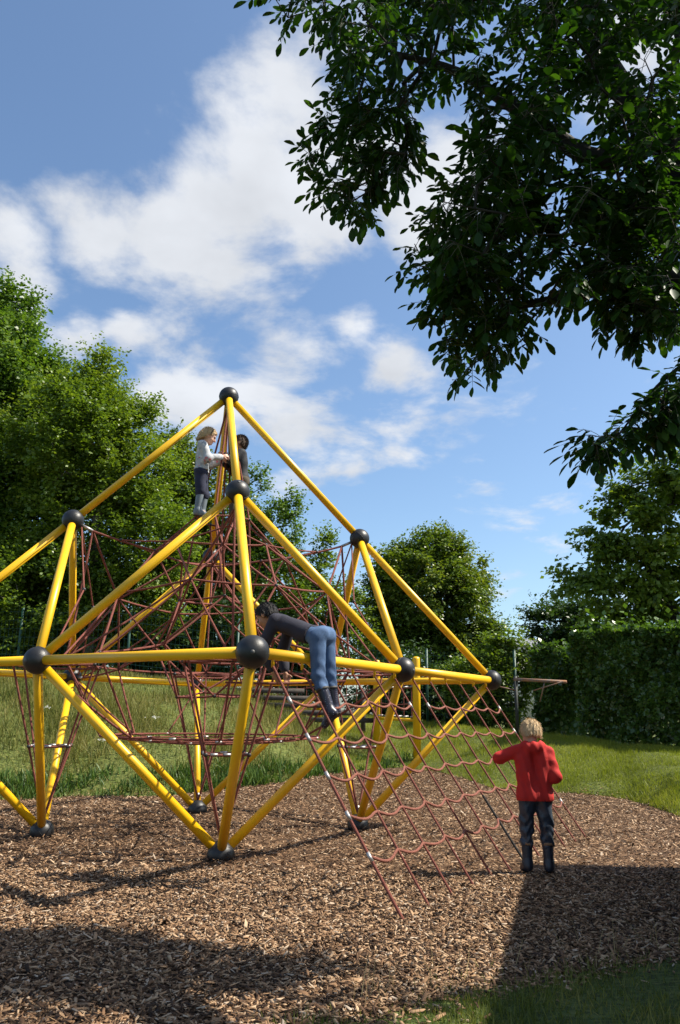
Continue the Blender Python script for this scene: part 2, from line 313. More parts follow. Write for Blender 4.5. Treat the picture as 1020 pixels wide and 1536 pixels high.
ex = [chips(30000, 3.2, 9.5, .012, .05, -1.15, -.56), chips(9000, 3.2, 9.5, .012, .05, .56, .85)]
link('wood_chips', chip_mesh('wood_chips', [np.concatenate(a) for a in zip(*ex)], 1), kind='stuff', label='loose brown wood chip mulch running on beyond the sides of the view', category='wood chips')

# grass
def blades(name, x, y, h, w, mat, lean=.35, seg=2, label='', cat='grass', dz=0):
    n = len(x); az = rng.uniform(0, 2*np.pi, n); ln = np.abs(rng.normal(0, lean, n))
    up = np.stack([np.cos(az)*ln, np.sin(az)*ln, np.ones(n)], 1); nr = np.stack([rng.normal(size=n), rng.normal(size=n), np.full(n, .25)], 1)
    if seg == 1: tv = np.array([[-.5, 0, 0], [.5, 0, 0], [0, 1, .0]]); F = np.array([[0, 1, 2]])
    else:
        tv = np.array([[-.5, 0, 0], [.5, 0, 0], [.4, .55, .03], [-.4, .55, .03], [0, 1, .16]]); F = [np.array([[0, 1, 2, 3]]), np.array([[3, 2, 4]])]
    pos = np.stack([x, y, tz(x, y)+dz-.005], 1)
    me = scatter(name, tv, F, pos, up, nr, np.stack([w, h, h], 1), mat)
    return link(name, me, kind='stuff', label=label, category=cat)
def area(n, tlo, thi, ya, yb):
    t = rng.uniform(tlo, thi, n); a, b = ya(t), yb(t); y = np.sqrt(a*a+(b*b-a*a)*rng.uniform(0, 1, n)); return t*y, y
def clumpy(x, y, f=1.0): return .5+.5*np.sin(x*2.1*f+np.sin(y*1.7*f)*1.5)*np.sin(y*1.9*f+np.sin(x*1.3*f)*1.7)
# tall meadow grass on the bank, left and middle
x, y = area(95000, -.62, .14, edgeY, lambda t: crestY(t)+1.5)
t = x/y; d = y-edgeY(t); cl = clumpy(x, y); fall = np.clip((.10-t)/.14, .16, 1)
h = (.08+.22*cl)*rng.uniform(.6, 1.25, len(x))*fall*np.clip(.35+d*.7, .35, 1); keep = rng.uniform(size=len(x)) < .25+.75*cl
blades('meadow_grass', x[keep], y[keep], h[keep], rng.uniform(.006, .013, keep.sum()), 'grass_tall', .55, 2, 'tall straw green meadow grass on the bank behind the frame')
x, y = area(9000, -.62, .10, lambda t: edgeY(t)-.12, lambda t: edgeY(t)+.7)
cl = clumpy(x+5, y, 1.6); keep = rng.uniform(size=len(x)) < cl
blades('weeds', x[keep], y[keep], rng.uniform(.08, .24, keep.sum())*(.4+cl[keep]), rng.uniform(.015, .035, keep.sum()), 'weed', .6, 2, 'low green weeds along the foot of the bank', 'weeds')
# mown lawn to the right and middle
x, y = area(120000, -.02, .62, lambda t: edgeY(t)-.05, lambda t: crestY(t)+1.0)
cl = clumpy(x, y, 1.7)
blades('lawn_grass', x, y, (.025+.075*cl)*rng.uniform(.5, 1.7, len(x)), rng.uniform(.004, .010, len(x)), 'grass_lawn', .7, 1, 'short sunlit green lawn in front of the hedge')
# grass at the photographer's feet
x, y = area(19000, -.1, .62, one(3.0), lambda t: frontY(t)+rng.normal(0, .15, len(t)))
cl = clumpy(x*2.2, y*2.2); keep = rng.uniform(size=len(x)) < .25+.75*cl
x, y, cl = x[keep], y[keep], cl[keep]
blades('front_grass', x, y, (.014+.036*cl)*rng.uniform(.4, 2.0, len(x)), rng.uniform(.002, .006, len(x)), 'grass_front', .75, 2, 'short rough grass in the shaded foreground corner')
# a few dry seed stalks at the edge of the near grass
x, y = area(70, .02, .5, lambda t: frontY(t)-.1, lambda t: frontY(t)+.5)
blades('dry_stalks', x, y, rng.uniform(.10, .26, len(x)), rng.uniform(.002, .004, len(x)), 'straw', .5, 2, 'thin dry stalks standing along the near edge of the chips')
# ------------------------------------------------------------------ trees
leaf_t = np.array([[0, 0, 0], [.34, .45, .10], [0, 1, -.04], [-.34, .45, .10]]); leaf_f = [np.array([[0, 1, 2]]), np.array([[0, 2, 3]])]
leaf_q = np.array([[0, 1, 2, 3]])
def grow(base, anchors, trunk_pts, r_base, r_tip=.006):
    """connect anchor points to the trunk, each to the nearest node already grown; pipe-model radii"""
    nodes = [np.asarray(p, float) for p in trunk_pts]; par = [-1]+list(range(len(nodes)-1)); fixed = len(nodes)
    A = np.asarray(anchors); d0 = np.min(np.linalg.norm(A[:, None]-np.asarray(nodes)[None], axis=2), axis=1)
    tips = []
    NP = np.zeros((fixed+len(A)*3+5, 3)); NP[:fixed] = nodes; cnt = fixed
    for i in np.argsort(d0):
        p = A[i]; dv = p-NP[:cnt]; dist = np.linalg.norm(dv, axis=1)+np.maximum(0, -dv[:, 2])*.7
        j = int(np.argmin(dist)); q = NP[j]; Ln = np.linalg.norm(p-q)
        prev = j
        if Ln > .5:
            for f in (.35, .7):
                m = q+(p-q)*f+rng.normal(0, .05*Ln, 3)+np.array([0, 0, .06*Ln*(1-f)]); NP[cnt] = m; par.append(prev); prev = cnt; cnt += 1
        NP[cnt] = p; par.append(prev); tips.append(cnt); cnt += 1
    w = np.zeros(cnt); w[tips] = 1
    for k in range(cnt-1, 0, -1): w[par[k]] += w[k]
    rad = r_tip*np.maximum(w, 1)**.46
    rad[:fixed] = np.maximum(rad[:fixed], np.linspace(r_base, r_base*.45, fixed))
    rad = np.minimum(rad, r_base)
    return NP[:cnt], np.array(par), rad, np.array(tips)
def branch_mesh(name, NP, par, rad, mat, start, minr=0.0, n=5):
    b = MB()
    for k in range(start, len(NP)):
        if rad[k] < minr: continue
        j = par[k]; b.tube(np.array([NP[j], NP[k]]), [min(rad[j], rad[k]*1.5), rad[k]], n if rad[k] > .02 else 4, False)
    return b.mesh(name, mat) if b.n else None
def ellipsoid_pts(n, c, r, shell=.55):
    u = unit(rng.normal(size=(n, 3))); q = rng.uniform(shell**3, 1, n)**(1/3); return np.asarray(c)+u*q[:, None]*np.asarray(r)
def leaves_around(tips, outdir, per, spread, size, flat=.55, droop=.25, upn=.6, twl=18):
    """sprays: every anchor carries a fan of twigs with leaves set along them"""
    ntw = max(2, per//twl); c = np.repeat(tips, ntw, 0); od = np.repeat(outdir, ntw, 0); m = len(c); spv = spread*rng.uniform(.6, 1.25, m)
    td = unit(od*.9+rng.normal(0, .62, (m, 3))*np.array([1, 1, flat*1.25])); st0 = c+rng.normal(0, .22, (m, 3))*spread-td*spv[:, None]*.35
    f = np.tile((np.arange(twl)+.5)/twl, m); c2 = np.repeat(st0, twl, 0); t2 = np.repeat(td, twl, 0); s2 = np.repeat(spv, twl); n = len(f)
    side = unit(np.cross(t2, np.array([0, 0, 1.])+rng.normal(0, .15, (n, 3)))); sg = np.where(np.arange(n) % 2, 1, -1)[:, None]
    pos = c2+t2*(f*s2*1.7)[:, None]+side*sg*(rng.uniform(0, .5, n)*size)[:, None]+np.array([0, 0, -1.])*(droop*(f**2)*s2*.7)[:, None]+rng.normal(0, .25*size, (n, 3))
    yd = unit(t2*.55+side*sg*.75+rng.normal(0, .25, (n, 3))-np.array([0, 0, droop])); nr = rng.normal(0, .42, (n, 3))+np.array([0, 0, upn])
    return pos, yd, nr, size*rng.uniform(.55, 1.25, n)*(1.15-.45*f)
def make_tree(name, Y, lobes, label, cat='tree', mat='leaf_green', per_lobe=26, per=90, size=.11, spread=.42, base=None, r_base=.16, dep=.9, bark='bark_grey', group=None, flat=.55, droop=.25, up=0.0, minr=.008, cullv=-.8):
    """lobes: (px, py, rx, ry) ellipses of the crown at depth Y"""
    k = Y/FPX; anchors, od = [], []
    cs = [at(px, py, Y) for (px, py, rx, ry) in lobes]; cc_ = np.mean(cs, 0)
    for c, (px, py, rx, ry) in zip(cs, lobes):
        rr = np.array([rx*k, min(rx, ry)*k*dep, ry*k])
        n = max(4, int(per_lobe*(rx*ry)/3600)); c2 = c+np.array([0, rng.uniform(-.4, .4)*rr[1], 0])
        a = ellipsoid_pts(n, c2, np.maximum(rr-.25*spread, rr*.7)); anchors.append(a); od.append(unit((a-c2)/rr+np.array([0, 0, .25+up])))
    anchors = np.vstack(anchors); od = np.vstack(od)
    if base is None: base = (cc_[0], Y)
    bz = float(tz(base[0], base[1])); top = cc_[2]
    gz = np.maximum(anchors[:, 2], bz+.25); anchors[:, 2] = gz
    cull = np.sin(anchors[:, 0]*1.3+anchors[:, 2]*.9+Y)*np.sin(anchors[:, 2]*1.5-anchors[:, 0]*.7+anchors[:, 1]) > cullv
    anchors, od = anchors[cull], od[cull]
    root = empty(name, (base[0], base[1], bz), label=label, category=cat)
    if group: root['group'] = group
    O = np.array([base[0], base[1], bz])
    m = 6; tp = np.array([O+(np.array([cc_[0], Y, top])-O)*f+np.array([.12*math.sin(f*5), .1*math.cos(f*4), 0])*f for f in np.linspace(0, 1, m)])
    NP, par, rad, tips = grow(O, anchors, tp, r_base)
    tb = MB().tube(tp-O, np.linspace(r_base, r_base*.45, m), 10); tb.obj('trunk', bark, root)
    bm_ = branch_mesh('branches', NP-O, par, rad, bark, m, minr)
    if bm_: link('branches', bm_, root, kind='stuff')
    pos, yd, nr, sz = leaves_around(anchors-O, od, per, spread, size, flat, droop)
    link('crown', scatter('crown', leaf_t, leaf_q, pos, yd, nr, sz, mat), root, kind='stuff')
    return root
G1 = 'trees beyond the fence'
make_tree('broadleaf_tree', 22, [(-30, 640, 130, 170), (20, 560, 65, 90), (14, 475, 45, 58), (10, 760, 120, 150), (-130, 700, 150, 260), (-20, 900, 140, 110), (75, 590, 55, 60), (60, 680, 80, 90)], 'tallest leafy green tree at the left edge rising out of frame',
          mat='leaf_green', per_lobe=40, per=170, size=.155, spread=.62, base=(-11.0, 22.5), r_base=.24, group=G1)
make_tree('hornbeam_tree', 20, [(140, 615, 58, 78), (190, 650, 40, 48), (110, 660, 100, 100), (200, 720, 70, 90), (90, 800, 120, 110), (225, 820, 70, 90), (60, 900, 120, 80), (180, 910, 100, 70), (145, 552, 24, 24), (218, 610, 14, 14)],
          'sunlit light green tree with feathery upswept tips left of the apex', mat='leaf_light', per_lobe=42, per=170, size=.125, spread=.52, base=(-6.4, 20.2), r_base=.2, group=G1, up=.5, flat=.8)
make_tree('shaded_tree', 24, [(262, 690, 34, 60), (300, 740, 50, 70), (330, 850, 85, 90), (270, 900, 100, 80), (265, 800, 60, 90), (360, 790, 40, 50), (390, 900, 70, 80)], 'darker olive green tree right behind the two children at the top',
          mat='leaf_olive', per_lobe=44, per=160, size=.14, spread=.5, base=(-4.6, 24), r_base=.16, group=G1)
make_tree('slender_tree', 23, [(380, 730, 22, 45), (405, 800, 45, 60), (436, 775, 18, 45), (415, 880, 70, 60), (372, 800, 30, 60)], 'slender airy tree with sky gaps between the poles right of the apex',
          mat='leaf_green', per_lobe=60, per=90, size=.11, spread=.35, base=(-2.0, 23), r_base=.09, group=G1, up=.6)
make_tree('young_tree', 22, [(489, 815, 12, 30), (488, 860, 26, 36), (470, 910, 45, 50), (520, 920, 36, 45), (530, 965, 40, 40)], 'young narrow tree with pointed top left of the round tree',
          mat='leaf_light', per_lobe=70, per=90, size=.11, spread=.33, base=(-.3, 22), r_base=.06, group=G1, up=.6)
make_tree('round_tree', 24, [(640, 880, 80, 75), (600, 910, 58, 80), (690, 925, 50, 85), (640, 985, 105, 60), (655, 825, 48, 28), (605, 850, 42, 36), (700, 870, 36, 50), (730, 985, 30, 60)], 'dense rounded olive green tree standing behind the right end of the frame',
          mat='leaf_olive', per_lobe=74, per=160, size=.13, spread=.40, cullv=-2, base=(2.8, 24.2), r_base=.18, group=G1)
make_tree('shrub', 18.6, [(765, 1035, 36, 55), (715, 1030, 45, 55), (745, 985, 26, 34), (790, 1000, 16, 36), (765, 960, 9, 22)], 'bright green loose shrub between the far right ball and the hedge', 'shrub',
          mat='leaf_light', per_lobe=80, per=110, size=.10, spread=.30, cullv=-2, base=(4.1, 18.8), r_base=.05, group=G1)
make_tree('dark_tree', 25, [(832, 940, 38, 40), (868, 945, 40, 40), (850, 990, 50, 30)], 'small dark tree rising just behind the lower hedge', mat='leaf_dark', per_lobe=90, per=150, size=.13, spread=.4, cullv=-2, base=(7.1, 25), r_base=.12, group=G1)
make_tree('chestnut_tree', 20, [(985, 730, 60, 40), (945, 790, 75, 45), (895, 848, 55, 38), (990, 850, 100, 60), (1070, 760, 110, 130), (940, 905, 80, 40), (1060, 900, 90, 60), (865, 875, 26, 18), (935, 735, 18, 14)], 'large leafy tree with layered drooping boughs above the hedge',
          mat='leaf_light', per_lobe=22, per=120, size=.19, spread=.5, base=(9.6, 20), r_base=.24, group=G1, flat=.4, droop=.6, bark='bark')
make_tree('broadleaf_tree', 12.2, [(1420, 760, 130, 110), (1500, 820, 120, 120)], 'leafy tree outside the right edge shading the lawn', mat='leaf_green', per_lobe=14, per=90, size=.13, spread=.5, base=(9.3, 12.4), r_base=.16, group=G1)
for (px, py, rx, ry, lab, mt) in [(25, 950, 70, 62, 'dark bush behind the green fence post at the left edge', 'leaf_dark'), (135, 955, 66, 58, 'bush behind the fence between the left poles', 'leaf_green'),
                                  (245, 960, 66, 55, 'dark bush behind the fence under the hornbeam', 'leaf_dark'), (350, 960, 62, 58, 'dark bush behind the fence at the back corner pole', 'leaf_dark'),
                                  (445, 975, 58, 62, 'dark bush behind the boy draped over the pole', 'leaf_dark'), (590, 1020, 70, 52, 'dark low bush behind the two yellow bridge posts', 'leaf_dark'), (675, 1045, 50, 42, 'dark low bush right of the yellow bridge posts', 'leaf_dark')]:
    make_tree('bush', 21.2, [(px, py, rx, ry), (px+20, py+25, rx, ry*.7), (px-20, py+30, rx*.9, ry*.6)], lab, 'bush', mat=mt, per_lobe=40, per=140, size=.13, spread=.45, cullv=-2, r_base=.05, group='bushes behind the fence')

# hedges: clipped blocks of leaves with stems showing at the foot
def hedge(name, c0, c1, depth, z0, z1, n, label, mat='leaf_hedge', nst=14):
    c0 = np.array(c0, float); c1 = np.array(c1, float); ax = c1-c0; Ln = np.linalg.norm(ax); ax /= Ln; nb = np.array([-ax[1], ax[0]])
    root = empty(name, (*((c0+c1)/2), z0), label=label, category='hedge', group='clipped hedges'); O = np.array([*((c0+c1)/2), z0])
    s = rng.uniform(0, Ln, n); H = z1-z0; f = rng.uniform(size=n); u = rng.uniform(size=n)
    lump = lambda a, b: .11*np.sin(a*2.3+b*1.9)+.09*np.sin(a*5.1-b*4.4+1)+.05*np.sin(a*11+b*9)
    front = f < .62; top = (f >= .62) & (f < .88)
    d = np.where(front, rng.exponential(.07, n), np.where(top, u*depth, rng.uniform(0, depth, n)))
    zl = np.where(top, H-rng.exponential(.06, n), rng.uniform(0, 1, n)**.75*H)
    d = d+np.where(front, lump(s, zl), 0); zl = zl+np.where(top, lump(s, d*3)*.7, 0)
    low = zl < .5*H
    keep = ~(low & (rng.uniform(size=n) < (.5*H-zl)/(.5*H)*.55))
    s, d, zl, top = s[keep], d[keep], zl[keep], top[keep]; n = len(s)
    P = np.zeros((n, 3)); P[:, :2] = c0+np.outer(s, ax)+np.outer(d, nb); P[:, 2] = z0+zl; P[:, 2] += np.where(top & (rng.uniform(size=n) < .05), rng.exponential(.12, n), 0)
    out = np.zeros((n, 3)); out[:, :2] = -nb; out[top] = (0, 0, 1)
    yd = unit(out*.5+rng.normal(0, .6, (n, 3))+np.array([0, 0, -.1])); nr = out+rng.normal(0, .5, (n, 3))+np.array([0, 0, .4])
    link('foliage', scatter('foliage', leaf_t*[1.25, 1, 1], leaf_q, P-O, yd, nr, .085*rng.uniform(.5, 1.5, n), mat), root, kind='stuff')
    for i in range(nst):
        s_ = (i+.5+rng.uniform(-.3, .3))*Ln/nst; p = np.array([*(c0+ax*s_+nb*(.28+rng.uniform(-.08, .1))), z0-.1]); q = p+np.array([rng.normal(0, .12), rng.normal(0, .08), H*.85])
        MB().tube(np.array([p, (p+q)/2+rng.normal(0, .05, 3), q])-O, [.035, .028, .012], 6).obj('stem', 'bark', root)
    return root
pa = at(868, 1110, 15.8); pb = at(1200, 1150, 13.6)
hedge('hedge', pa[:2], pb[:2], 1.3, .55, at(868, 950, 15.8)[2], 60000, 'tall clipped hedge at the right edge behind the lawn', nst=16)
pa = at(803, 1100, 17.6); pb = at(885, 1108, 17.0)
hedge('hedge', pa[:2], pb[:2], 1.0, .8, at(840, 978, 17.4)[2], 16000, 'lower clipped hedge block left of the tall hedge', nst=6)

# ------------------------------------------------------------------ overhanging tree (its trunk stands right of the frame)
OT = np.array([3.35, 1.55, 0.0])
ot = empty('overhanging_tree', OT, label='dark overhanging tree with large pinnate leaves filling the top right', category='tree')
limb = np.array([OT, OT+[0, .05, 1.3], OT+[-.1, .2, 2.5], [3.0, 2.6, 3.7], at(1095, 290, 4.4), at(990, 205, 4.8), at(925, 120, 5.0), at(870, 10, 5.1), at(820, -130, 5.1)])
limb2 = np.array([limb[3], at(1090, 420, 4.0), at(980, 415, 4.4), at(880, 440, 4.6), at(770, 460, 4.7)])
limb3 = np.array([limb[5], at(900, 240, 4.5), at(800, 180, 4.7), at(690, 110, 4.7), at(590, 80, 4.7)])
limb4 = np.array([limb2[1], at(1050, 520, 4.2), at(985, 580, 4.4), at(930, 650, 4.5)])
def smooth_line(P, k=5):
    P = np.asarray(P, float); m = len(P); out = []
    for i in range(m-1):
        p0, p1, p2, p3 = P[max(i-1, 0)], P[i], P[i+1], P[min(i+2, m-1)]
        for u in np.linspace(0, 1, k, endpoint=False):
            out.append(.5*((2*p1)+(-p0+p2)*u+(2*p0-5*p1+4*p2-p3)*u*u+(-p0+3*p1-3*p2+p3)*u**3))
    return np.array(out+[P[-1]])
lims = [(smooth_line(limb), .22, .07), (smooth_line(limb2), .09, .022), (smooth_line(limb3), .085, .018), (smooth_line(limb4), .02, .005)]
tk = MB().tube(lims[0][0]-OT, np.linspace(.21, .05, len(lims[0][0])), 12); tk.obj('trunk', 'bark_shaded', ot)
for P_, ra, rb in lims[1:]: MB().tube(P_-OT, np.linspace(ra, rb, len(P_)), 8).obj('limb', 'bark_shaded', ot)
polys = [  # regions of the crown as seen: (polygon, anchors, depth range)
    ([(395, -10), (440, 35), (490, 85), (500, 150), (560, 130), (640, 120), (700, 150), (720, 260), (700, 320), (760, 360), (1020, 330), (1080, -60), (700, -120), (480, -80)], 430, (3.8, 5.1)),
    ([(485, 130), (470, 190), (450, 245), (475, 300), (520, 325), (570, 290), (610, 250), (640, 190), (600, 130), (540, 110)], 60, (4.4, 5.0)),
    ([(700, 250), (650, 290), (640, 340), (605, 385), (640, 410), (700, 420), (800, 400), (900, 420), (1030, 420), (1060, 330), (900, 250)], 130, (3.9, 5.1)),
    ([(610, 395), (620, 445), (660, 505), (700, 555), (735, 545), (770, 510), (800, 480), (850, 440), (800, 400), (700, 380)], 60, (4.3, 5.0)),
    ([(800, 410), (860, 460), (920, 490), (990, 505), (1060, 520), (1060, 400), (900, 380)], 52, (4.1, 5.1)),
    ([(1040, 530), (990, 560), (985, 590), (1040, 600)], 8, (4.2, 4.6)),
    ([(980, 590), (930, 640), (880, 670), (905, 680), (960, 650), (1000, 625), (1040, 650), (1050, 600)], 24, (4.3, 4.7))]
def in_poly(p, poly):
    c = False; n = len(poly)
    for i in range(n):
        (x1, y1), (x2, y2) = poly[i], poly[i-1]
        if (y1 > p[1]) != (y2 > p[1]) and p[0] < (x2-x1)*(p[1]-y1)/(y2-y1)+x1: c = not c
    return c
anch = []
for poly, n, (d0, d1) in polys:
    xs, ys = zip(*poly); k = 0
    while k < n:
        p = (rng.uniform(min(xs), max(xs)), rng.uniform(min(ys), max(ys)))
        if in_poly(p, poly): anch.append(at(p[0], p[1], rng.uniform(d0, d1))); k += 1
# crown goes on outside the frame; some clusters added to shade limb and chips
for c, r, n in [((2.6, 2.6, 6.6), (2.0, 1.8, 1.2), 60), ((2.0, 4.0, 7.2), (2.3, 1.3, .7), 30), ((4.0, 2.2, 5.4), (1.6, 1.6, 1.4), 70), ((4.5, 4.1, 5.6), (1.0, .5, .7), 16), ((3.0, 4.7, 7.2), (1.1, .6, .8), 22)]: anch += list(ellipsoid_pts(n, c, r, .3))
anch = np.array(anch)
hole = np.sin(anch[:, 0]*4.1+anch[:, 2]*2.2)*np.sin(anch[:, 2]*4.7-anch[:, 0]*1.9+anch[:, 1]*3.1)      # openings between the boughs
sprig = (anch[:, 2] < 3.25) & (anch[:, 0] < 2.4)
anch = anch[(hole > -.56) | sprig]
allimb = np.vstack([l[0] for l in lims]); NP, par, rad, tips = grow(OT, anch, allimb, .05, .0035)
bmesh_ = branch_mesh('twigs', NP-OT, par, np.minimum(rad, .03), 'bark', len(allimb)); link('twigs', bmesh_, ot, kind='stuff')
# pinnate leaves: a drooping stalk with paired leaflets and one at the tip
LP, LY, LN, LS = [], [], [], []; st = MB()
for ti in tips:
    p = NP[ti]; q = NP[par[ti]]; d0 = unit(p-q); nl = rng.integers(5, 8)
    for _ in range(nl):
        a = p-(p-q)*rng.uniform(0, .35); d = unit(d0*.55+rng.normal(0, .55, 3)+np.array([0, 0, -.15])); Ls = rng.uniform(.13, .21)
        pts = [a]; dd = d.copy()
        for s_ in range(4): dd = unit(dd+np.array([0, 0, -.22])); pts.append(pts[-1]+dd*Ls/4)
        pts = np.array(pts); st.tube(pts-OT, [.0022, .002, .0018, .0015, .001], 3, False)
        side = unit(np.cross(dd, [0, 0, 1.])+1e-6); npair = rng.integers(2, 4)
        for j in range(npair):
            b = pts[1+j] if npair == 3 else pts[2+j]
            for sg in (-1, 1):
                LP.append(b); LY.append(unit(dd*.55+side*sg*.85+np.array([0, 0, -.3])+rng.normal(0, .12, 3))); LN.append(np.array([0, 0, 1.])+rng.normal(0, .3, 3)); LS.append(rng.uniform(.05, .098)*(.8+.12*j))
        LP.append(pts[-1]); LY.append(unit(dd+rng.normal(0, .1, 3))); LN.append(np.array([0, 0, 1.])+unit(d)*.3+rng.normal(0, .25, 3)); LS.append(rng.uniform(.07, .118))
st.obj('leaf_stalks', 'bark_grey', ot, kind='stuff')
LP, LY, LN, LS = map(np.array, (LP, LY, LN, LS))
big_t = np.array([[0, 0, 0], [.10, .12, .02], [.21, .40, .05], [.235, .64, .05], [.12, .90, .0], [0, 1.0, -.06], [-.12, .90, .0], [-.235, .64, .05], [-.21, .40, .05], [-.10, .12, .02], [0, .45, -.02], [0, .75, -.03]])
big_f = [np.array([[0, 1, 2, 10], [10, 2, 3, 11], [0, 10, 8, 9], [10, 11, 7, 8]]), np.array([[11, 3, 4], [11, 4, 5], [11, 5, 6], [11, 6, 7]])]
dist = np.linalg.norm(LP-np.array([0, 0, CAM_Z]), axis=1)
q = (LP-np.array([0, 0, CAM_Z])); dep_ = q@np.array(c_f); ux = 510+FPX*(q@np.array(c_x))/dep_; uy = 768-FPX*(q@np.array(c_y))/dep_
vis = (ux > 0) & (ux < 1020) & (uy > 0) & (uy < 720) & (dep_ > 0)
order = np.argsort(np.where(vis, dist, 99)); near = order[:300]; rest = order[300:]
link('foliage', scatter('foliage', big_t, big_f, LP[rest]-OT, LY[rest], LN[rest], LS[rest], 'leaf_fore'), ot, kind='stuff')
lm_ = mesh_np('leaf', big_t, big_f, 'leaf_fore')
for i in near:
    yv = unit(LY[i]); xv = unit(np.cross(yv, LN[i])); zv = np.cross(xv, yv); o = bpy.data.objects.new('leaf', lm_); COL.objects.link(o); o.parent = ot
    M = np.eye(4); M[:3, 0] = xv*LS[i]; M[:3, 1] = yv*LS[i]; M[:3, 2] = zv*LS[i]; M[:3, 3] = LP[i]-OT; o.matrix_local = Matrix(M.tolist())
# ------------------------------------------------------------------ climbing frame
UA = 2.4; H1, H2, H3 = .6855, 1.388, 2.099
CX, CY, YAW = -2.91393, -2.49127, -1.016707
def S(u, v, w):
    """frame units -> world: the frame is a half octahedron on four legs, edge 2 units"""
    a, b = u-CX, v-CY; c, s = math.cos(YAW), math.sin(YAW)
    return np.array([UA*(a*c+b*s), UA*(-a*s+b*c), UA*(w+.02)])
NODE = {'A': (0, 0, H3), 'F': (-1, -1, H1), 'I': (1, -1, H1), 'K': (1, 1, H1), 'L': (-1, 1, H1), 'G': (0, -1, H1), 'E': (-1, 0, H1), 'J': (0, 1, H1), 'Q': (1, 0, H1),
        'B': (-.5, -.5, H2), 'D': (.5, -.5, H2), 'H': (.5, .5, H2), 'C': (-.5, .5, H2), 'M': (-.5, -.5, 0), 'N': (.5, -.5, 0), 'O': (.5, .5, 0), 'P': (-.5, .5, 0)}
W = {k: S(*v) for k, v in NODE.items()}
FO = S(0, 0, -.02)
frame = empty('climbing_frame', FO, label='yellow tubular pyramid climbing frame with black balls and red ropes', category='climbing frame')
BR, PR = .122, .0425
POLES = 'AB AC AD AH BF CL DI HK BE BG CE CJ DG DQ HJ HQ FE EL LJ JK KQ QI IG GF ME MF MG PE PL PJ OJ OK OQ NQ NI NG'.split()
for pq in POLES:
    a, b = W[pq[0]], W[pq[1]]; d = unit(b-a); a2 = a+d*BR*.80; b2 = b-d*BR*.80
    MB().tube(np.array([a2, b2])-FO, PR, 28).obj('pole', 'yellow', frame)
ball_me = MB().sphere((0, 0, 0), BR, 40, 24).mesh('ball', 'ball')
cap_me = MB().tube(np.array([[0, 0, BR*.985], [0, 0, BR*1.012]]), .017, 16).mesh('cap', 'ballcap')
seam_me = MB().tube(np.array([[BR*1.0*math.cos(t), BR*1.0*math.sin(t), 0] for t in np.linspace(0, 2*math.pi, 49)]), .0022, 5, False).mesh('seam', 'clamp')
for k, p in W.items():
    q_ = Vector(p-S(0, 0, .75)).normalized().to_track_quat('Z', 'Y')
    if k == 'F': q_ = Vector(np.array([0, 0, 1.3])-p).normalized().to_track_quat('Z', 'Y')
    b = link('ball', ball_me, frame, p-FO); b.rotation_mode = 'QUATERNION'; b.rotation_quaternion = q_
    link('cap', cap_me, b); link('seam', seam_me, b)
def sagged(a, b, sag=.02, n=5):
    t = np.linspace(0, 1, n); P = np.asarray(a)[None]*(1-t[:, None])+np.asarray(b)[None]*t[:, None]; P[:, 2] -= 4*sag*t*(1-t)*np.linalg.norm(b-a); return P
def rope(a, b, r=.0118, mat='rope', sag=.015, n=5):
    a, b = np.asarray(a), np.asarray(b); MB().tube(sagged(a, b, sag, n)-FO, r, 7, False).obj('rope', mat, frame)
clamp_me = MB().sphere((0, 0, 0), .021, 12, 8).mesh('rope_clamp', 'clamp')
clamp_sv = MB().tube(np.array([[0, 0, -.035], [0, 0, .03]]), .0130, 10).mesh('rope_clamp', 'silver')
def clampb(p): link('rope_clamp', clamp_me, frame, np.asarray(p)-FO)
def clamps(p, d):
    o = link('rope_clamp', clamp_sv, frame, np.asarray(p)-FO); o.rotation_mode = 'QUATERNION'; o.rotation_quaternion = Vector(unit(d)).to_track_quat('Z', 'Y')
def ring(n, r, w, ph, jit=.02):
    return [S(r*math.cos(ph+2*math.pi*i/n)+rng.normal(0, jit), r*math.sin(ph+2*math.pi*i/n)+rng.normal(0, jit), w+rng.normal(0, jit)) for i in range(n)]
PI = math.pi
r0 = ring(8, .135, 1.435, PI/8, .004); r1 = ring(8, .30, 1.26, 0, .015); r2 = ring(8, .50, 1.04, PI/8, .02); r3 = ring(8, .66, .74, 0, .02)
i1 = ring(4, .17, 1.02, PI/4, .02); i2 = ring(4, .36, .80, 0, .02); i3 = ring(4, .20, .60, PI/4, .02)
def loop(r, rad=0.0118, cl=True):
    for i in range(len(r)):
        rope(r[i], r[(i+1) % len(r)], rad)
        if cl: clampb(r[i])
loop(r0); loop(r1); loop(r2); loop(r3); loop(i1); loop(i3)
for i in range(8):                                     # diamonds between the rings
    rope(r0[i], r1[i if i % 2 else (i+1) % 8])
    rope(r1[i], r2[i]); rope(r1[i], r2[(i-1) % 8])
    rope(r2[i], r3[i]); rope(r2[i], r3[(i+1) % 8])
for i in range(4):
    rope(r0[2*i], i1[i]); rope(i1[i], i2[i]); rope(i1[i], i2[(i+1) % 4]); rope(i2[i], r3[2*i]); rope(i2[i], i3[i]); rope(i2[i], i3[(i-1) % 4]); rope(i1[i], r1[2*i+1]); rope(i2[i], r2[(2*i) % 8])
for i in range(0, 8, 2): rope(W['A']-np.array([0, 0, BR*.7]), r0[i], .0125, sag=0)       # ropes from the apex down to the top ring
rope(W['A']-np.array([0, 0, BR*.7]), S(0, 0, 1.1), .0125, sag=0)
ang = lambda k: math.atan2(NODE[k][1], NODE[k][0])
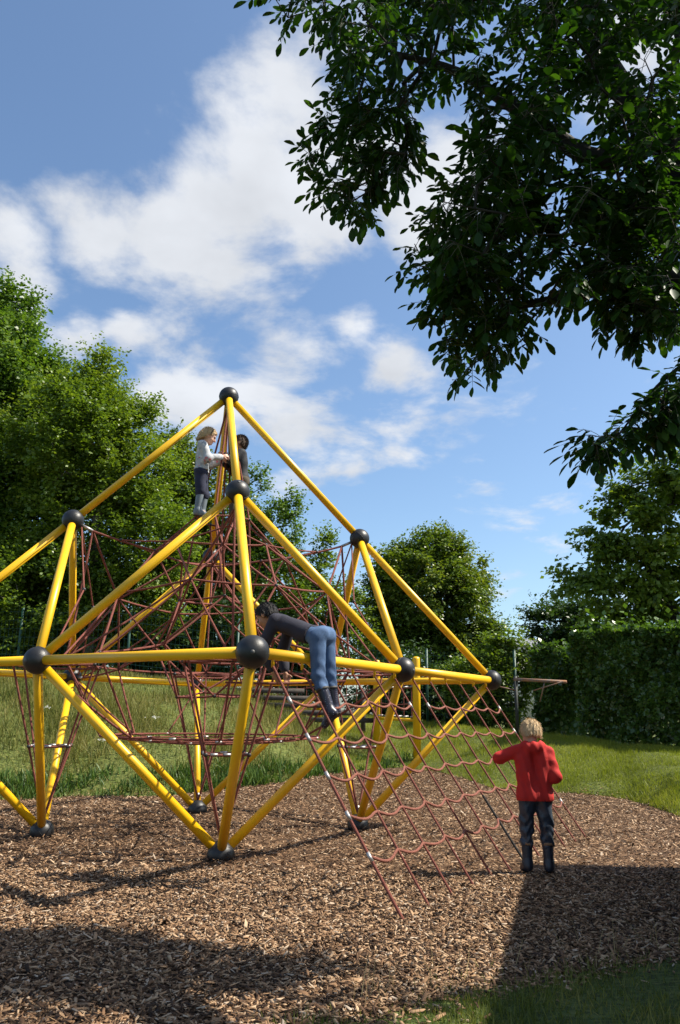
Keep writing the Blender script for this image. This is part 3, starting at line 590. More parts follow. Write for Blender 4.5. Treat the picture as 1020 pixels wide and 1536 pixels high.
for k in 'BCDH':                                       # cables from the four upper balls
    inw = unit(S(0, 0, H2-.35)-W[k]); p0 = W[k]+inw*BR*.9; p1 = W[k]+inw*(BR+.13)
    MB().tube(np.array([p0, p1])-FO, .017, 10).obj('turnbuckle', 'silver', frame)
    a = ang(k) % (2*PI)
    i1_ = int(round(a/(PI/4))) % 8; i2a = int(math.floor((a-PI/8)/(PI/4)+1e-6)) % 8
    rope(p1, r1[i1_], .0125); rope(p1, r2[i2a], .013); rope(p1, r3[i1_], .0125, sag=.04)
    mid = p1+(r1[i1_]-p1)*.45; rope(mid, r1[(i1_+1) % 8], .009); rope(mid, r1[(i1_-1) % 8], .009); clampb(mid)
for k in 'EGJQ':
    inw = unit(S(0, 0, .6)-W[k]); p1 = W[k]+inw*(BR+.08); MB().tube(np.array([W[k]+inw*BR*.9, p1])-FO, .016, 10).obj('turnbuckle', 'silver', frame)
    i_ = int(round((ang(k) % (2*PI))/(PI/4))) % 8; rope(p1, r3[i_], .012); rope(p1, r2[(i_-1) % 8], .010); rope(p1, r2[i_], .010)
for a_, b_, via in (('C', 'E', 7), ('C', 'J', 0), ('D', 'G', 0), ('D', 'Q', 0), ('B', 'E', 0), ('B', 'G', 0), ('H', 'J', 0), ('H', 'Q', 0)):   # slack edge ropes beside the poles
    ax = W[a_]+unit(S(0, 0, .9)-W[a_])*BR; bx = W[b_]+unit(S(0, 0, .9)-W[b_])*BR; m_ = (ax+bx)/2+(S(0, 0, .9)-(ax+bx)/2)*.10
    if a_ in 'CD': rope(ax, m_, .009, sag=0); rope(m_, bx, .009, sag=0); clampb(m_)
# flat round lying net low in the middle
TR, TW = .50, .40
def tp(r, a): return S(r*TR*math.cos(a), r*TR*math.sin(a), TW-.035*(1-r*r))
lie = MB()
for f in (.2, .4, .6, .8, 1.0):
    P_ = np.array([tp(f, a) for a in np.linspace(0, 2*PI, 33)]); (lie.tube(P_-FO, .0085 if f < 1 else .013, 6, False))
for j in range(16): lie.tube(np.array([tp(.2, j*PI/8), tp(.6, j*PI/8), tp(1, j*PI/8)])-FO, .0085, 6, False)
lie.obj('lying_net', 'rope', frame, label='flat round rope net hung low in the middle')
for j in range(16):
    for f in (.6, .8, 1.0): clamps(tp(f, j*PI/8), tp(f, j*PI/8+.1)-tp(f, j*PI/8-.1)) if (j+int(f*5)) % 2 == 0 else None
for k in 'EGJQ': rope(tp(1, ang(k)), W[k]+unit(tp(1, ang(k))-W[k])*BR, .012, sag=0.02)
for i in range(8): rope(tp(1, i*PI/4), r3[i], 0.0118); rope(tp(1, i*PI/4+PI/8), r3[i], .009) if i % 2 else None
# rope fans rising from the four foot balls with a small square of rungs
for k, su, sv in (('M', -1, -1), ('N', 1, -1), ('O', 1, 1), ('P', -1, 1)):
    foot = W[k]+np.array([0, 0, BR*.9]); tops = [S(su*.5+du*.24, sv*.5+dv*.24, H1+.02) for du, dv in ((-1, 0), (0, -1), (1, 0), (0, 1))]
    ri = []
    for t_ in tops:
        rope(foot, t_, 0.0118, sag=0); ri.append(foot+(t_-foot)*.47)
        j = int(np.argmin([np.linalg.norm(t_-q_) for q_ in r3])); rope(t_, r3[j], 0.0118); clampb(t_)
    MB().tube(np.array([foot-[0, 0, .03], foot+[0, 0, .10]])-FO, .015, 8).obj('turnbuckle', 'silver', frame)
    for i in range(4):
        rope(ri[i], ri[(i+1) % 4], 0.0118); rope(tops[i], tops[(i+1) % 4], 0.0118); clampb(ri[i]); clamps((ri[i]+ri[(i+1) % 4])/2, ri[(i+1) % 4]-ri[i])
        clamps(ri[i]*.8+ri[(i+1) % 4]*.2, ri[(i+1) % 4]-ri[i])
# scramble net sloping from the front bar down to the ground
NB = 12; us = np.linspace(-.895, .915, NB)
def net_pt(u, s): return S(u, -1.0-s*.455, (H1-.035)*(1-s)-.02*s)
rows = [.155, .31, .465, .62, .775]
for i, u in enumerate(us):
    top = net_pt(u, 0.0); MB().tube(np.array([S(u, -1, H1), top+[0, 0, -.012]])-FO, .013, 10).obj('eyelet', 'yellow', frame)
    P_ = np.array([net_pt(u, s) for s in np.linspace(.0, 1.03, 9)])
    P_ += np.array([0, 0, -1])*(.02*np.sin(np.linspace(0, PI, 9)))[:, None]
    P_[-1, 2] = min(P_[-1, 2], float(tz(P_[-1, 0], P_[-1, 1]))-.03)
    if i == 6:
        MB().tube(P_[:6]-FO, .0092, 8, False).obj('rope', 'rope', frame); MB().tube(P_[5:]-FO, .0115, 8, False).obj('rope', 'rope_black', frame, label='black replacement stretch of a climbing rope')
    else: MB().tube(P_-FO, .0092 if i else .0112, 8, False).obj('rope', 'rope', frame)
def hang(s, i): 
    p = net_pt(us[i], s); return p+np.array([0, 0, -.02*math.sin(min(s, 1)*PI)])
for rI, s in enumerate(rows):
    spans = [(0, 5), (6, 11)] if rI == 0 else [(0, 11)]
    for (a_, b_) in spans:
        pts = []
        for i in range(a_, b_):
            p, q_ = hang(s+rng.normal(0, .004), i), hang(s+rng.normal(0, .004), i+1)
            sg_ = .024*rng.uniform(.6, 1.35)
            for f in np.linspace(0, 1, 8, endpoint=False):
                x_ = p*(1-f)+q_*f; x_ = x_+(net_pt(0, 1)-net_pt(0, 0))*(sg_*math.sin(PI*f)**1.1); pts.append(x_)
        pts.append(hang(s, b_)); MB().tube(np.array(pts)-FO, .0105, 8).obj('rung_rope', 'rope_pale', frame, label='wavy red cross rope of the sloping net')
        for i in (a_, b_): clamps(hang(s, i), net_pt(0, 1)-net_pt(0, 0))

# ------------------------------------------------------------------ rope bridge behind, on the bank
bY = 16.6
p1_, p2_ = at(565, 1080, bY), at(624, 1092, bY-.6)
bO = np.array([p2_[0], p2_[1], float(tz(p2_[0], p2_[1]))])
br = empty('rope_bridge', bO, label='second play structure with two yellow posts, red ropes and grey planks on the bank', category='play structure')
def post(px, ptop, Y, r=.078):
    top = at(px, ptop, Y); z0 = float(tz(top[0], top[1]))-.1
    P_ = np.array([[top[0], top[1], z0], [top[0], top[1], top[2]-.05], [top[0], top[1], top[2]-.012], [top[0], top[1], top[2]]]); MB().tube(P_-bO, [r, r, r*.85, r*.4], 20).obj('post', 'yellow', br); return top
ta = post(565, 990, bY+.3, .072); tb_ = post(624, 985, bY-.5)
tc_ = post(478, 1030, bY+1.2, .07)
def brope(a, b, r=.011, sag=.03, mat='rope'): MB().tube(sagged(a, b, sag, 7)-bO, r, 6, False).obj('rope', mat, br)
A0, A1 = ta-[0, 0, .28], tb_-[0, 0, .3]
lo0, lo1 = ta-[0, 0, 1.2], tb_-[0, 0, 1.25]
MB().tube(np.array([lo0, lo1])-bO, .03, 10).obj('rail', 'yellow', br)
far0 = at(395, 1030, bY+1.5); far1 = at(430, 1040, bY+.3)
for a_, b_ in ((A0, A1), (A0-[0, 0, .28], A1-[0, 0, .3]), (A0-[0, 0, .6], A1-[0, 0, .62])): brope(a_, b_, .012)
for f in np.linspace(.12, .88, 5): brope(A0*(1-f)+A1*f, lo0*(1-f)+lo1*f, .009, 0)
for dz_ in (0, .3, .62): brope(A0-[0, 0, dz_], far0-[0, 0, dz_*.9+.02], .011, .05)
for f in np.linspace(.08, .95, 11): brope(A0*(1-f)+far0*f-[0, 0, .35*f*(1-f)], A0*(1-f)+far0*f-[0, 0, .75+.3*f*(1-f)], .009, 0)
for f in np.linspace(.1, .9, 6):
    p = (A0*(1-f)+A1*f)-[0, 0, .3]; MB().tube(np.array([p-[.05, .03, 0], p+[.05, .03, .01]])-bO, .016, 8).obj('rope_clamp', 'silver', br)
    p = (lo0*(1-f)+lo1*f)+[0, 0, .06]; MB().tube(np.array([p-[.05, .03, 0], p+[.05, .03, .01]])-bO, .016, 8).obj('rope_clamp', 'silver', br)
    p = (A0*(1-f)+far0*f)-[0, 0, .35+.2*f*(1-f)]; MB().tube(np.array([p-[.06, .0, .02], p+[.06, .0, .02]])-bO, .016, 8).obj('rope_clamp', 'silver', br)
for i in range(5):                                     # plank steps up the bank
    c = at(395+i*26, 1036+i*11, bY+1.0-.12*i); MB().box((-.9, -.05, -.05), (.9, .05, .05), Matrix.Translation(c-bO)@Matrix.Rotation(R(-6), 4, 'Z')).obj('plank', 'old_wood', br, False)
for px in (392, 545):
    c = at(px, 1040, bY+1.1); z0 = float(tz(c[0], c[1])); MB().box((-.05, -.05, z0-.2), (.05, .05, c[2]+.1), Matrix.Translation((c[0]-bO[0], c[1]-bO[1], -bO[2]))).obj('plank_post', 'old_wood', br, False)

# ------------------------------------------------------------------ fence along the top of the bank
fpx = [(-160, 19.0), (25, 18.6), (190, 19.0), (355, 19.4), (505, 19.8), (640, 19.6), (772, 18.2)]
fp = []
for px, Y in fpx: p = at(px, 1000, Y); fp.append(np.array([p[0], p[1], float(tz(p[0], p[1]))]))
fO = fp[3]; fence = empty('mesh_fence', fO, label='dark green wire mesh fence with posts along the top of the bank', category='fence')
FH = 1.75
for p in fp:
    MB().tube(np.array([p-[0, 0, .1], p+[0, 0, FH+.05]])-fO, .034, 10).obj('post', 'fence_green', fence)
    MB().sphere(p+[0, 0, FH+.05]-fO, (.037, .037, .02), 10, 6).obj('post_cap', 'fence_green', fence)
wm = MB()
for a_, b_ in zip(fp[:-1], fp[1:]):
    Ln = np.linalg.norm(b_-a_); n = int(Ln/.10)
    for i in range(n+1):
        p = a_+(b_-a_)*i/n; V = np.array([p+[-.003, 0, .05], p+[.003, 0, .05], p+[.003, 0, FH], p+[-.003, 0, FH]])-fO; wm.add(V, [[0, 1, 2, 3]]); wm.add(V+[0, .006, 0], [[3, 2, 1, 0]])
    for z in np.arange(.05, FH+.01, .2):
        MBp = np.array([a_+[0, 0, z-.004], b_+[0, 0, z-.004], b_+[0, 0, z+.004], a_+[0, 0, z+.004]])-fO; wm.add(MBp, [[0, 1, 2, 3]]); wm.add(MBp+[0, .008, 0], [[3, 2, 1, 0]])
wm.obj('wire_mesh', 'fence_green', fence, False, kind='stuff')

# barrier with rusty arm beside the hedge
q0, q1 = at(773, 1019, 15.6), at(850, 1023, 15.2); g0 = float(tz(q0[0], q0[1])); bo = np.array([q0[0], q0[1], g0])
bar = empty('barrier', bo, label='rusty horizontal barrier arm on a dark post beside the lower hedge', category='barrier')
MB().tube(np.array([[q0[0], q0[1], g0-.1], [q0[0], q0[1], q0[2]+.06]])-bo, .035, 12).obj('post', 'dark_post', bar)
MB().tube(np.array([q0-[.03, 0, 0], q1])-bo, .033, 10).obj('arm', 'rust', bar)
m_ = q0*.42+q1*.58
MB().tube(np.array([q1-[.1, 0, .0], at(800, 1036, 15.5)])-bo, .012, 8).obj('brace', 'rust', bar)
MB().tube(np.array([m_, at(810, 1053, 15.4)])-bo, .012, 8).obj('brace', 'rust', bar)
MB().tube(np.array([at(750, 1030, 15.5), at(776, 1036, 15.6)])-bo, .012, 8).obj('brace', 'rust', bar)

# far house, only its roof shows over the shrubs
hc = at(785, 1000, 62); ho = np.array([hc[0], hc[1], 0.0])
hs = empty('house', ho, label='distant house with slate roof showing between the round tree and dark tree', category='house')
rz_, ez = at(785, 958, 62)[2], at(785, 990, 62)[2]
MB().box((-5, -3, .5), (5, 3, ez)).obj('wall', 'render_wall', hs, False)
MB().add([[-5.4, -3.4, ez-.1], [5.4, -3.4, ez-.1], [5.4, 3.4, ez-.1], [-5.4, 3.4, ez-.1], [-5.4, 0, rz_], [5.4, 0, rz_]], [[0, 1, 5, 4], [2, 3, 4, 5], [0, 3, 2, 1]], [[0, 4, 3], [1, 2, 5]]).obj('roof', 'slate', hs, False)
for x_ in (-3, 0, 3): MB().box((x_-.5, -3.05, ez-1.9), (x_+.5, -2.98, ez-.6)).obj('window', 'glass', hs, False)

# unseen plank hut added right of the frame to throw the square shadow
SW, SD, shH = 2.5, 4.75, 2.64                      # width away from us to the right, length along the wall we see least
c_far = np.array([3.80, 7.50]); along = unit(np.array([-.87, -3.1])); across = np.array([-along[1], along[0]]); across = across if across[0] > 0 else -across
sO = np.array([*(c_far+along*SD/2+across*SW/2), 0]); added_shed = empty('added_shed', sO, math.atan2(across[1], across[0]), label='unseen plank hut added outside the right edge to cast the square shadow', category='added_shed')
n_ = 24
for i in range(n_):
    y0 = -SD/2+.06+(SD-.12)*i/n_; y1 = y0+(SD-.12)/n_-.006
    for xx in (-SW/2+.06, SW/2-.10): MB().box((xx, y0, -.05), (xx+.03+.006*(i % 2), y1, shH-.02)).obj('plank', 'shed_wood', added_shed, False)
n_ = 13
for i in range(n_):
    x0 = -SW/2+.11+(SW-.22)*i/n_; x1 = x0+(SW-.22)/n_-.006
    for yy in (-SD/2+.06, SD/2-.10): MB().box((x0, yy, -.05), (x1, yy+.03+.006*(i % 2), shH-.02)).obj('plank', 'shed_wood', added_shed, False)
MB().box((-SW/2, -SD/2, shH), (SW/2, SD/2, shH+.09)).obj('roof', 'roof_felt', added_shed, False)
dr = MB().box((-SW/2+.02, -.4, 0), (-SW/2+.055, .45, 1.95)).obj('door', 'shed_wood', added_shed, False)
MB().tube([[-SW/2-.01, -.3, .95], [-SW/2-.01, -.3, 1.1]], .012, 8).obj('handle', 'silver', dr)

# white wildflowers in the meadow grass
for (px, py, lab) in [(228, 1118, 'larger white flowering weed left of the back foot ball'), (262, 1146, 'white flowering weed lowest on the bank near the back foot ball'), (60, 1120, 'white flowering weed beside the leftmost foot poles'), (150, 1150, 'white flowering weed between the left and back foot balls'), (420, 1110, 'white flowering weed below the dangling boots')]:
    Y = float(np.interp(py, [1090, 1190], [15.2, 12.6])); p = at(px, py, Y); g = float(tz(p[0], p[1])); h = max(.25, p[2]-g); b_ = np.array([p[0], p[1], g])
    f_ = empty('wildflower', b_, label=lab, category='flower', group='white wildflowers on the bank')
    MB().tube([[0, 0, 0], [.01, 0, h*.6], [.02, .01, h]], [.004, .003, .002], 5).obj('stem', 'weed', f_)
    m = 26; P_ = rng.normal(0, 1, (m, 3))*[.055, .055, .012]+[.02, .01, h]
    link('flower_head', scatter('flower_head', leaf_t*[1.4, 1, 1], leaf_q, P_, rng.normal(0, 1, (m, 3))*[1, 1, .2], np.tile([0, -.3, 1.], (m, 1))+rng.normal(0, .3, (m, 3)), rng.uniform(.02, .035, m), 'petal'), f_)
# ------------------------------------------------------------------ people: bodies and clothes as smooth implicit surfaces
def mat_skin():
    m, nt, b, o = base_mat('skin'); t = N(nt, 'ShaderNodeTexCoord'); n = N(nt, 'ShaderNodeTexNoise', i_Scale=14.0, i_Detail=3.0); L(nt, t, 'Object', n, 'Vector')
    r = ramp(nt, [(.3, (.50, .27, .19)), (.7, (.62, .36, .26))]); L(nt, n, 0, r, 0); L(nt, r, 0, b, 'Base Color'); b.inputs['Roughness'].default_value = .5
    b.inputs['Subsurface Weight'].default_value = .15; b.inputs['Subsurface Radius'].default_value = (.012, .005, .003); MATS['skin'] = m
mat_skin()
mat_paint('skin_tan', (.30, .145, .085), (.40, .21, .13), .5, 14)
mat_paint('red_cloth', (.42, .012, .010), (.52, .018, .013), .8, 18, .25, 500)
mat_paint('rain_trousers', (.012, .018, .032), (.03, .042, .065), .38, 12, .3, 40)
mat_paint('navy_boot', (.010, .012, .022), (.02, .024, .04), .4, 12)
mat_paint('boot_trim', (.20, .10, .05), (.28, .16, .08), .7, 12)
mat_paint('dark_shirt', (.014, .014, .026), (.026, .026, .044), .85, 14, .25, 500)
mat_paint('jeans', (.035, .075, .165), (.09, .165, .31), .85, 9, .4, 300)
mat_paint('waistband', (.12, .16, .24), (.2, .25, .33), .8, 20)
mat_paint('grey_boot', (.11, .14, .17), (.17, .20, .23), .45, 10)
mat_paint('navy_cloth', (.010, .013, .035), (.02, .025, .06), .85, 14, .2, 400)
mat_paint('dark_jacket', (.010, .011, .016), (.022, .024, .032), .75, 14, .2, 300)
mat_paint('brown_cloth', (.055, .045, .028), (.10, .08, .05), .85, 14, .25, 300)
mat_paint('hair_blond', (.50, .34, .17), (.72, .54, .32), .55, 60, .6, 300)
mat_paint('hair_black', (.008, .007, .007), (.016, .013, .012), .45, 60, .6, 300)
mat_paint('hair_brown', (.06, .032, .018), (.11, .06, .03), .5, 60, .6, 300)
mat_paint('lip', (.42, .14, .12), (.48, .17, .14), .4, 30)
mat_paint('eye_dark', (.02, .012, .01), (.03, .02, .015), .15, 30)
mat_paint('shoe_dark', (.02, .018, .016), (.04, .035, .03), .6, 20)
def mat_print(name, base, spots, scale):
    m, nt, b, o = base_mat(name); t = N(nt, 'ShaderNodeTexCoord'); v = N(nt, 'ShaderNodeTexVoronoi', i_Scale=scale); L(nt, t, 'Object', v, 'Vector')
    sx = N(nt, 'ShaderNodeSeparateColor'); L(nt, v, 'Color', sx, 0); r = ramp(nt, [(0, base), (.55, base)]+spots); r.color_ramp.interpolation = 'CONSTANT'; L(nt, sx, 0, r, 0); L(nt, r, 0, b, 'Base Color'); b.inputs['Roughness'].default_value = .85; MATS[name] = m
mat_print('printed_sweater', (.42, .43, .45), [(.6, (.30, .32, .35)), (.78, (.55, .55, .55)), (.9, (.5, .16, .18)), (.95, (.15, .18, .25))], 34)
def mat_dots(name, base, dot, scale, size):
    m, nt, b, o = base_mat(name); t = N(nt, 'ShaderNodeTexCoord'); v = N(nt, 'ShaderNodeTexVoronoi', i_Scale=scale, i_Randomness=.15); L(nt, t, 'Object', v, 'Vector')
    r = ramp(nt, [(0, dot), (size, base)]); r.color_ramp.interpolation = 'CONSTANT'; L(nt, v, 'Distance', r, 0); L(nt, r, 0, b, 'Base Color'); b.inputs['Roughness'].default_value = .35; MATS[name] = m
mat_dots('dotted_boot', (.014, .013, .028), (.30, .30, .38), 62, .17)

class SDF:
    def __init__(s, k=.02): s.p = []; s.k = k
    def cone(s, a, ra, b, rb, k=None): s.p.append(('c', np.array(a, float), ra, np.array(b, float), rb, k)); return s
    def ell(s, c, r, M=None, k=None): s.p.append(('e', np.array(c, float), np.array(r, float)*np.ones(3), np.eye(3) if M is None else np.asarray(M, float), None, k)); return s
    def chain(s, pts, rad, k=None):
        for i in range(len(pts)-1): s.cone(pts[i], rad[i], pts[i+1], rad[i+1], k)
        return s
    def mesh(s, name, h, mat, cut=None, disp=None, inflate=0.0):
        lo, hi = [], []
        for q in s.p:
            if q[0] == 'c': lo += [q[1]-q[2], q[3]-q[4]]; hi += [q[1]+q[2], q[3]+q[4]]
            else: m_ = max(q[2]); lo.append(q[1]-m_); hi.append(q[1]+m_)
        lo = np.min(lo, 0)-inflate-3*h; hi = np.max(hi, 0)+inflate+3*h; n = np.ceil((hi-lo)/h).astype(int)+1
        ax = [lo[i]+h*np.arange(n[i]) for i in range(3)]; D = np.full(n, .2)
        for q in s.p:
            k = s.k if q[5] is None else q[5]
            if q[0] == 'c': l_ = np.minimum(q[1]-q[2], q[3]-q[4]); h_ = np.maximum(q[1]+q[2], q[3]+q[4])
            else: m_ = max(q[2]); l_ = q[1]-m_; h_ = q[1]+m_
            mg = k+inflate+3*h; i0 = np.maximum(((l_-mg-lo)/h).astype(int), 0); i1 = np.minimum(((h_+mg-lo)/h).astype(int)+2, n)
            sl = tuple(slice(a, b) for a, b in zip(i0, i1)); P = np.stack(np.meshgrid(*[ax[i][sl[i]] for i in range(3)], indexing='ij'), -1)
            if q[0] == 'c':
                a, ra, b, rb = q[1:5]; ba = b-a; t = np.clip(((P-a)@ba)/(ba@ba+1e-12), 0, 1); d = np.linalg.norm(P-a-t[..., None]*ba, axis=-1)-(ra+(rb-ra)*t)
            else:
                c, r, M = q[1:4]; Q = (P-c)@M; k0 = np.linalg.norm(Q/r, axis=-1); k1 = np.linalg.norm(Q/(r*r), axis=-1)+1e-9; d = k0*(k0-1)/k1
            e = D[sl]; hh = np.maximum(k-np.abs(e-d), 0)/k; D[sl] = np.minimum(e, d)-hh*hh*k*.25
        D -= inflate
        G = np.meshgrid(*ax, indexing='ij')
        if disp is not None: D = D+disp(*G)
        if cut is not None: D = np.maximum(D, cut(*G))
        return nets(name, D, lo, h, mat)
def nets(name, D, lo, h, mat):
    """naive surface nets"""
    I = D < 0; c = np.zeros(np.array(D.shape)-1, np.int8)
    cor = [(i, j, k) for i in (0, 1) for j in (0, 1) for k in (0, 1)]; n = D.shape
    sub = lambda A, o_: A[o_[0]:n[0]-1+o_[0], o_[1]:n[1]-1+o_[1], o_[2]:n[2]-1+o_[2]]
    for o_ in cor: c += sub(I, o_)
    act = (c > 0) & (c < 8); idx = np.argwhere(act); vid = np.full(act.shape, -1, np.int64); vid[act] = np.arange(len(idx))
    acc_ = np.zeros((len(idx), 3)); w_ = np.zeros(len(idx))
    val = {o_: D[idx[:, 0]+o_[0], idx[:, 1]+o_[1], idx[:, 2]+o_[2]] for o_ in cor}
    for a in cor:
        for d in range(3):
            if a[d]: continue
            b = list(a); b[d] = 1; b = tuple(b); va, vb = val[a], val[b]; x = (va < 0) != (vb < 0); t = np.where(x, va/(va-vb+1e-12), 0)
            p = np.array(a, float)[None]+np.zeros((len(idx), 1)); p[:, d] += t; acc_ += np.where(x[:, None], p, 0); w_ += x
    V = lo+h*(idx+acc_/w_[:, None]); F = []
    for d in range(3):
        e1, e2 = [(1, 2), (2, 0), (0, 1)][d]; sa = [slice(1, -1)]*3; sa[d] = slice(0, -1); sb = list(sa); sb[d] = slice(1, None)
        A, B = I[tuple(sa)], I[tuple(sb)]; x = np.argwhere(A != B)
        if not len(x): continue
        s_ = A[tuple(x.T)]; g = x+1; g[:, d] -= 1
        def cell(o1, o2): q = g.copy(); q[:, e1] -= o1; q[:, e2] -= o2; return vid[tuple(q.T)]
        q4 = np.stack([cell(1, 1), cell(0, 1), cell(0, 0), cell(1, 0)], 1); q4[~s_] = q4[~s_][:, ::-1]; F.append(q4)
    F = np.vstack(F); F = F[(F >= 0).all(1)]
    return mesh_np(name, V, F, mat, True)
def fold(amp, f, ph=0, ax=(1, 1, 1)):
    return lambda x, y, z: amp*(np.sin(x*f*ax[0]+2*np.sin(z*f*.6*ax[2]+ph))*.5+np.sin((z*ax[2]*1.3+x*.7+y*.8)*f+ph+1.5*np.sin(x*f*.8))*.6+np.sin(y*f*1.2*ax[1]+z*f*.5+ph*2)*.4)
def frame_of(f, up):
    f = unit(f); r = unit(np.cross(f, up)); u = np.cross(r, f); return np.stack([r, f, u], 1)      # columns: right, forward, up
def head_sdf(s, c, f, up, sc=1.0):
    M = frame_of(f, up); P = lambda x, y, z: np.array(c)+M@(np.array([x, y, z])*sc)
    s.ell(P(0, -.008, .022), np.array([.068, .084, .076])*sc, M, .03); s.ell(P(0, .028, -.035), np.array([.052, .056, .062])*sc, M, .03)
    s.ell(P(0, .066, -.072), np.array([.022, .018, .016])*sc, M, .02)                                    # chin
    s.cone(P(0, .078, .008), .008*sc, P(0, .097, -.022), .0115*sc, .012)                                  # nose
    for sg in (-1, 1):
        s.ell(P(sg*.071, -.004, -.010), np.array([.010, .019, .028])*sc, M, .006); s.ell(P(sg*.034, .05, -.03), np.array([.022, .024, .022])*sc, M, .02)
    s.cone(P(-.028, .075, .022), .009*sc, P(.028, .075, .022), .009*sc, .015)                             # brow
    return P, M
def hand_sdf(s, wrist, d, nrm, curl, side, sc=1.0, k=.006):
    """palm and five fingers; d along the hand, nrm out of the palm (fingers curl towards it), side +1/-1 thumb side"""
    d = unit(d); nrm = unit(np.asarray(nrm, float)-d*(np.asarray(nrm, float)@d)); x = np.cross(d, nrm)*side; wrist = np.asarray(wrist, float)
    pc = wrist+d*.034*sc; s.ell(pc, np.array([.029, .036, .0135])*sc, np.stack([x, d, nrm], 1), .012)
    for off, ln, ph in ((-.0215, .040, .0), (-.0075, .050, .05), (.0065, .055, .0), (.020, .048, .06)):
        p = wrist+d*.060*sc+x*off*sc; q = d.copy(); pts = [p-q*.015*sc]; pts.append(p)
        for j, fr in enumerate((.42, .33, .25)):
            a = curl*(.55+.35*j)+ph; q = unit(q*math.cos(a)+nrm*math.sin(a)); pts.append(pts[-1]+q*ln*fr*1.15*sc)
        s.chain(pts, np.array([.0078, .0078, .0072, .0066, .0058])*sc, .003)
    p = wrist+d*.022*sc+x*.020*sc; q = unit(d*.6+x*.75+nrm*.25); p2 = p+q*.026*sc; q2 = unit(q+nrm*curl*.5+d*.5); s.chain([p, p2, p2+q2*.022*sc], np.array([.0105, .0088, .0068])*sc, .006)
def torso(s, J, f=1.0, k=.04):
    hl, hr, sl_, sr_ = (np.array(J[q]) for q in ('hipL', 'hipR', 'shL', 'shR')); ch = (sl_+sr_)/2; pe = (hl+hr)/2
    s.cone(hl, .066*f, hr, .066*f, k); s.cone(sl_*.72+sr_*.28, .052*f, sr_*.72+sl_*.28, .052*f, k)
    for a, b in ((hl, sl_), (hr, sr_)): s.cone(a*.75+pe*.25, .068*f, b*.62+ch*.38+(pe-ch)*.18, .064*f, k)
def person(name, loc, rz, J, label, skin='skin', hand=(), sc=1.0):
    """J: joints in the person's own frame (x right, y forward, z up)"""
    root = empty(name, loc, rz, label=label, category='person')
    J = {k: np.array(v, float) for k, v in J.items()}
    s = SDF(.02); torso(s, J, .86); P, M = head_sdf(s, J['head'], J['face'], J['up'], sc)
    s.cone((J['shL']+J['shR'])/2, .040, P(0, -.018, -.05), .036, .02)
    for q in 'LR':
        s.chain([J['sh'+q], J['el'+q], J['wr'+q]], [.030, .025, .019]); s.chain([J['hip'+q], J['kn'+q], J['an'+q]], [.060, .042, .027])
        s.cone(J['an'+q], .024, J['an'+q]+(J['to'+q]-J['an'+q])*.7, .015)
    for q, d, nrm, curl, side in hand: hand_sdf(s, J['wr'+q], d, nrm, curl, side, .92)
    link('body', s.mesh('body', .0052, skin), root)
    for sg in (-1, 1):
        e = MB().sphere(P(sg*.031, .066, .004), .0105*sc, 10, 8).obj('eye', 'eye_dark', root)
    MB().sphere((0, 0, 0), np.array([.019, .008, .0055])*sc, 12, 8); mm = MB().sphere((0, 0, 0), np.array([.019, .008, .0055])*sc, 12, 8); mm.V[0] = mm.V[0]@M.T+P(0, .082, -.048); mm.obj('mouth', 'lip', root)
    return root, J, P, M
def hair(root, J, P, M, sc, mat, front=.045, low=-.05, thick=.013, seed=0, long=0.0):
    s = SDF(.02); s.ell(P(0, -.010, .024), np.array([.069, .085, .077])*sc, M, .02); s.ell(P(0, -.04, -.02), np.array([.058, .045, .055])*sc, M, .03)
    if long: s.cone(P(0, -.05, -.03), .055*sc, P(0, -.055, -.03-long), .045*sc, .03)
    c = np.array(J['head'])
    def cut(x, y, z):
        X = np.stack([x, y, z], -1)-c; q = X@M/sc; yy, zz = q[..., 1], q[..., 2]
        a = (yy-front)*.8-(zz-.045)*.75                                  # forehead line
        b = (low-zz)+np.maximum(yy+.02, 0)*1.25                           # nape and round the ears
        if long: b = np.minimum(b, np.maximum((low-long-zz), yy+.012))
        return np.maximum(a, b)*.8
    def disp(x, y, z):
        X = np.stack([x, y, z], -1)-c; q = X@M/sc; an = np.arctan2(q[..., 0], q[..., 1]+.01)
        return .0016*np.sin(an*23+q[..., 2]*20+seed)+.0016*np.sin(an*11-q[..., 2]*25+seed*2)+.001*np.sin(an*47+q[..., 2]*12)
    me = s.mesh('hair', .0045, mat, cut, disp, thick); o = link('hair', me, root)
    n = len(me.vertices); V = np.empty(n*3, np.float32); me.vertices.foreach_get('co', V); V = V.reshape(-1, 3).astype(float); Nn = np.empty(n*3, np.float32); me.vertices.foreach_get('normal', Nn); Nn = Nn.reshape(-1, 3)
    m = min(2600, n); k = rng.choice(n, m, replace=False); cr_ = P(.012, -.045, .105); d = V[k]-cr_; nn = Nn[k]; tg = unit(d-nn*np.sum(d*nn, 1, keepdims=True)+rng.normal(0, .004, (m, 3)))
    tv = np.array([[-.5, 0, 0], [.5, 0, 0], [.35, .5, .10], [-.35, .5, .10], [0, 1, .04]])
    link('strands', scatter('strands', tv, [np.array([[0, 1, 2, 3]]), np.array([[3, 2, 4]])], V[k]-nn*.001, unit(tg+nn*rng.uniform(.03, .28, (m, 1))+rng.normal(0, .10, (m, 3))), nn+rng.normal(0, .15, (m, 3)), np.stack([rng.uniform(.002, .004, m), rng.uniform(.018, .036, m), np.full(m, .03)], 1), mat), o, kind='stuff')
    return o
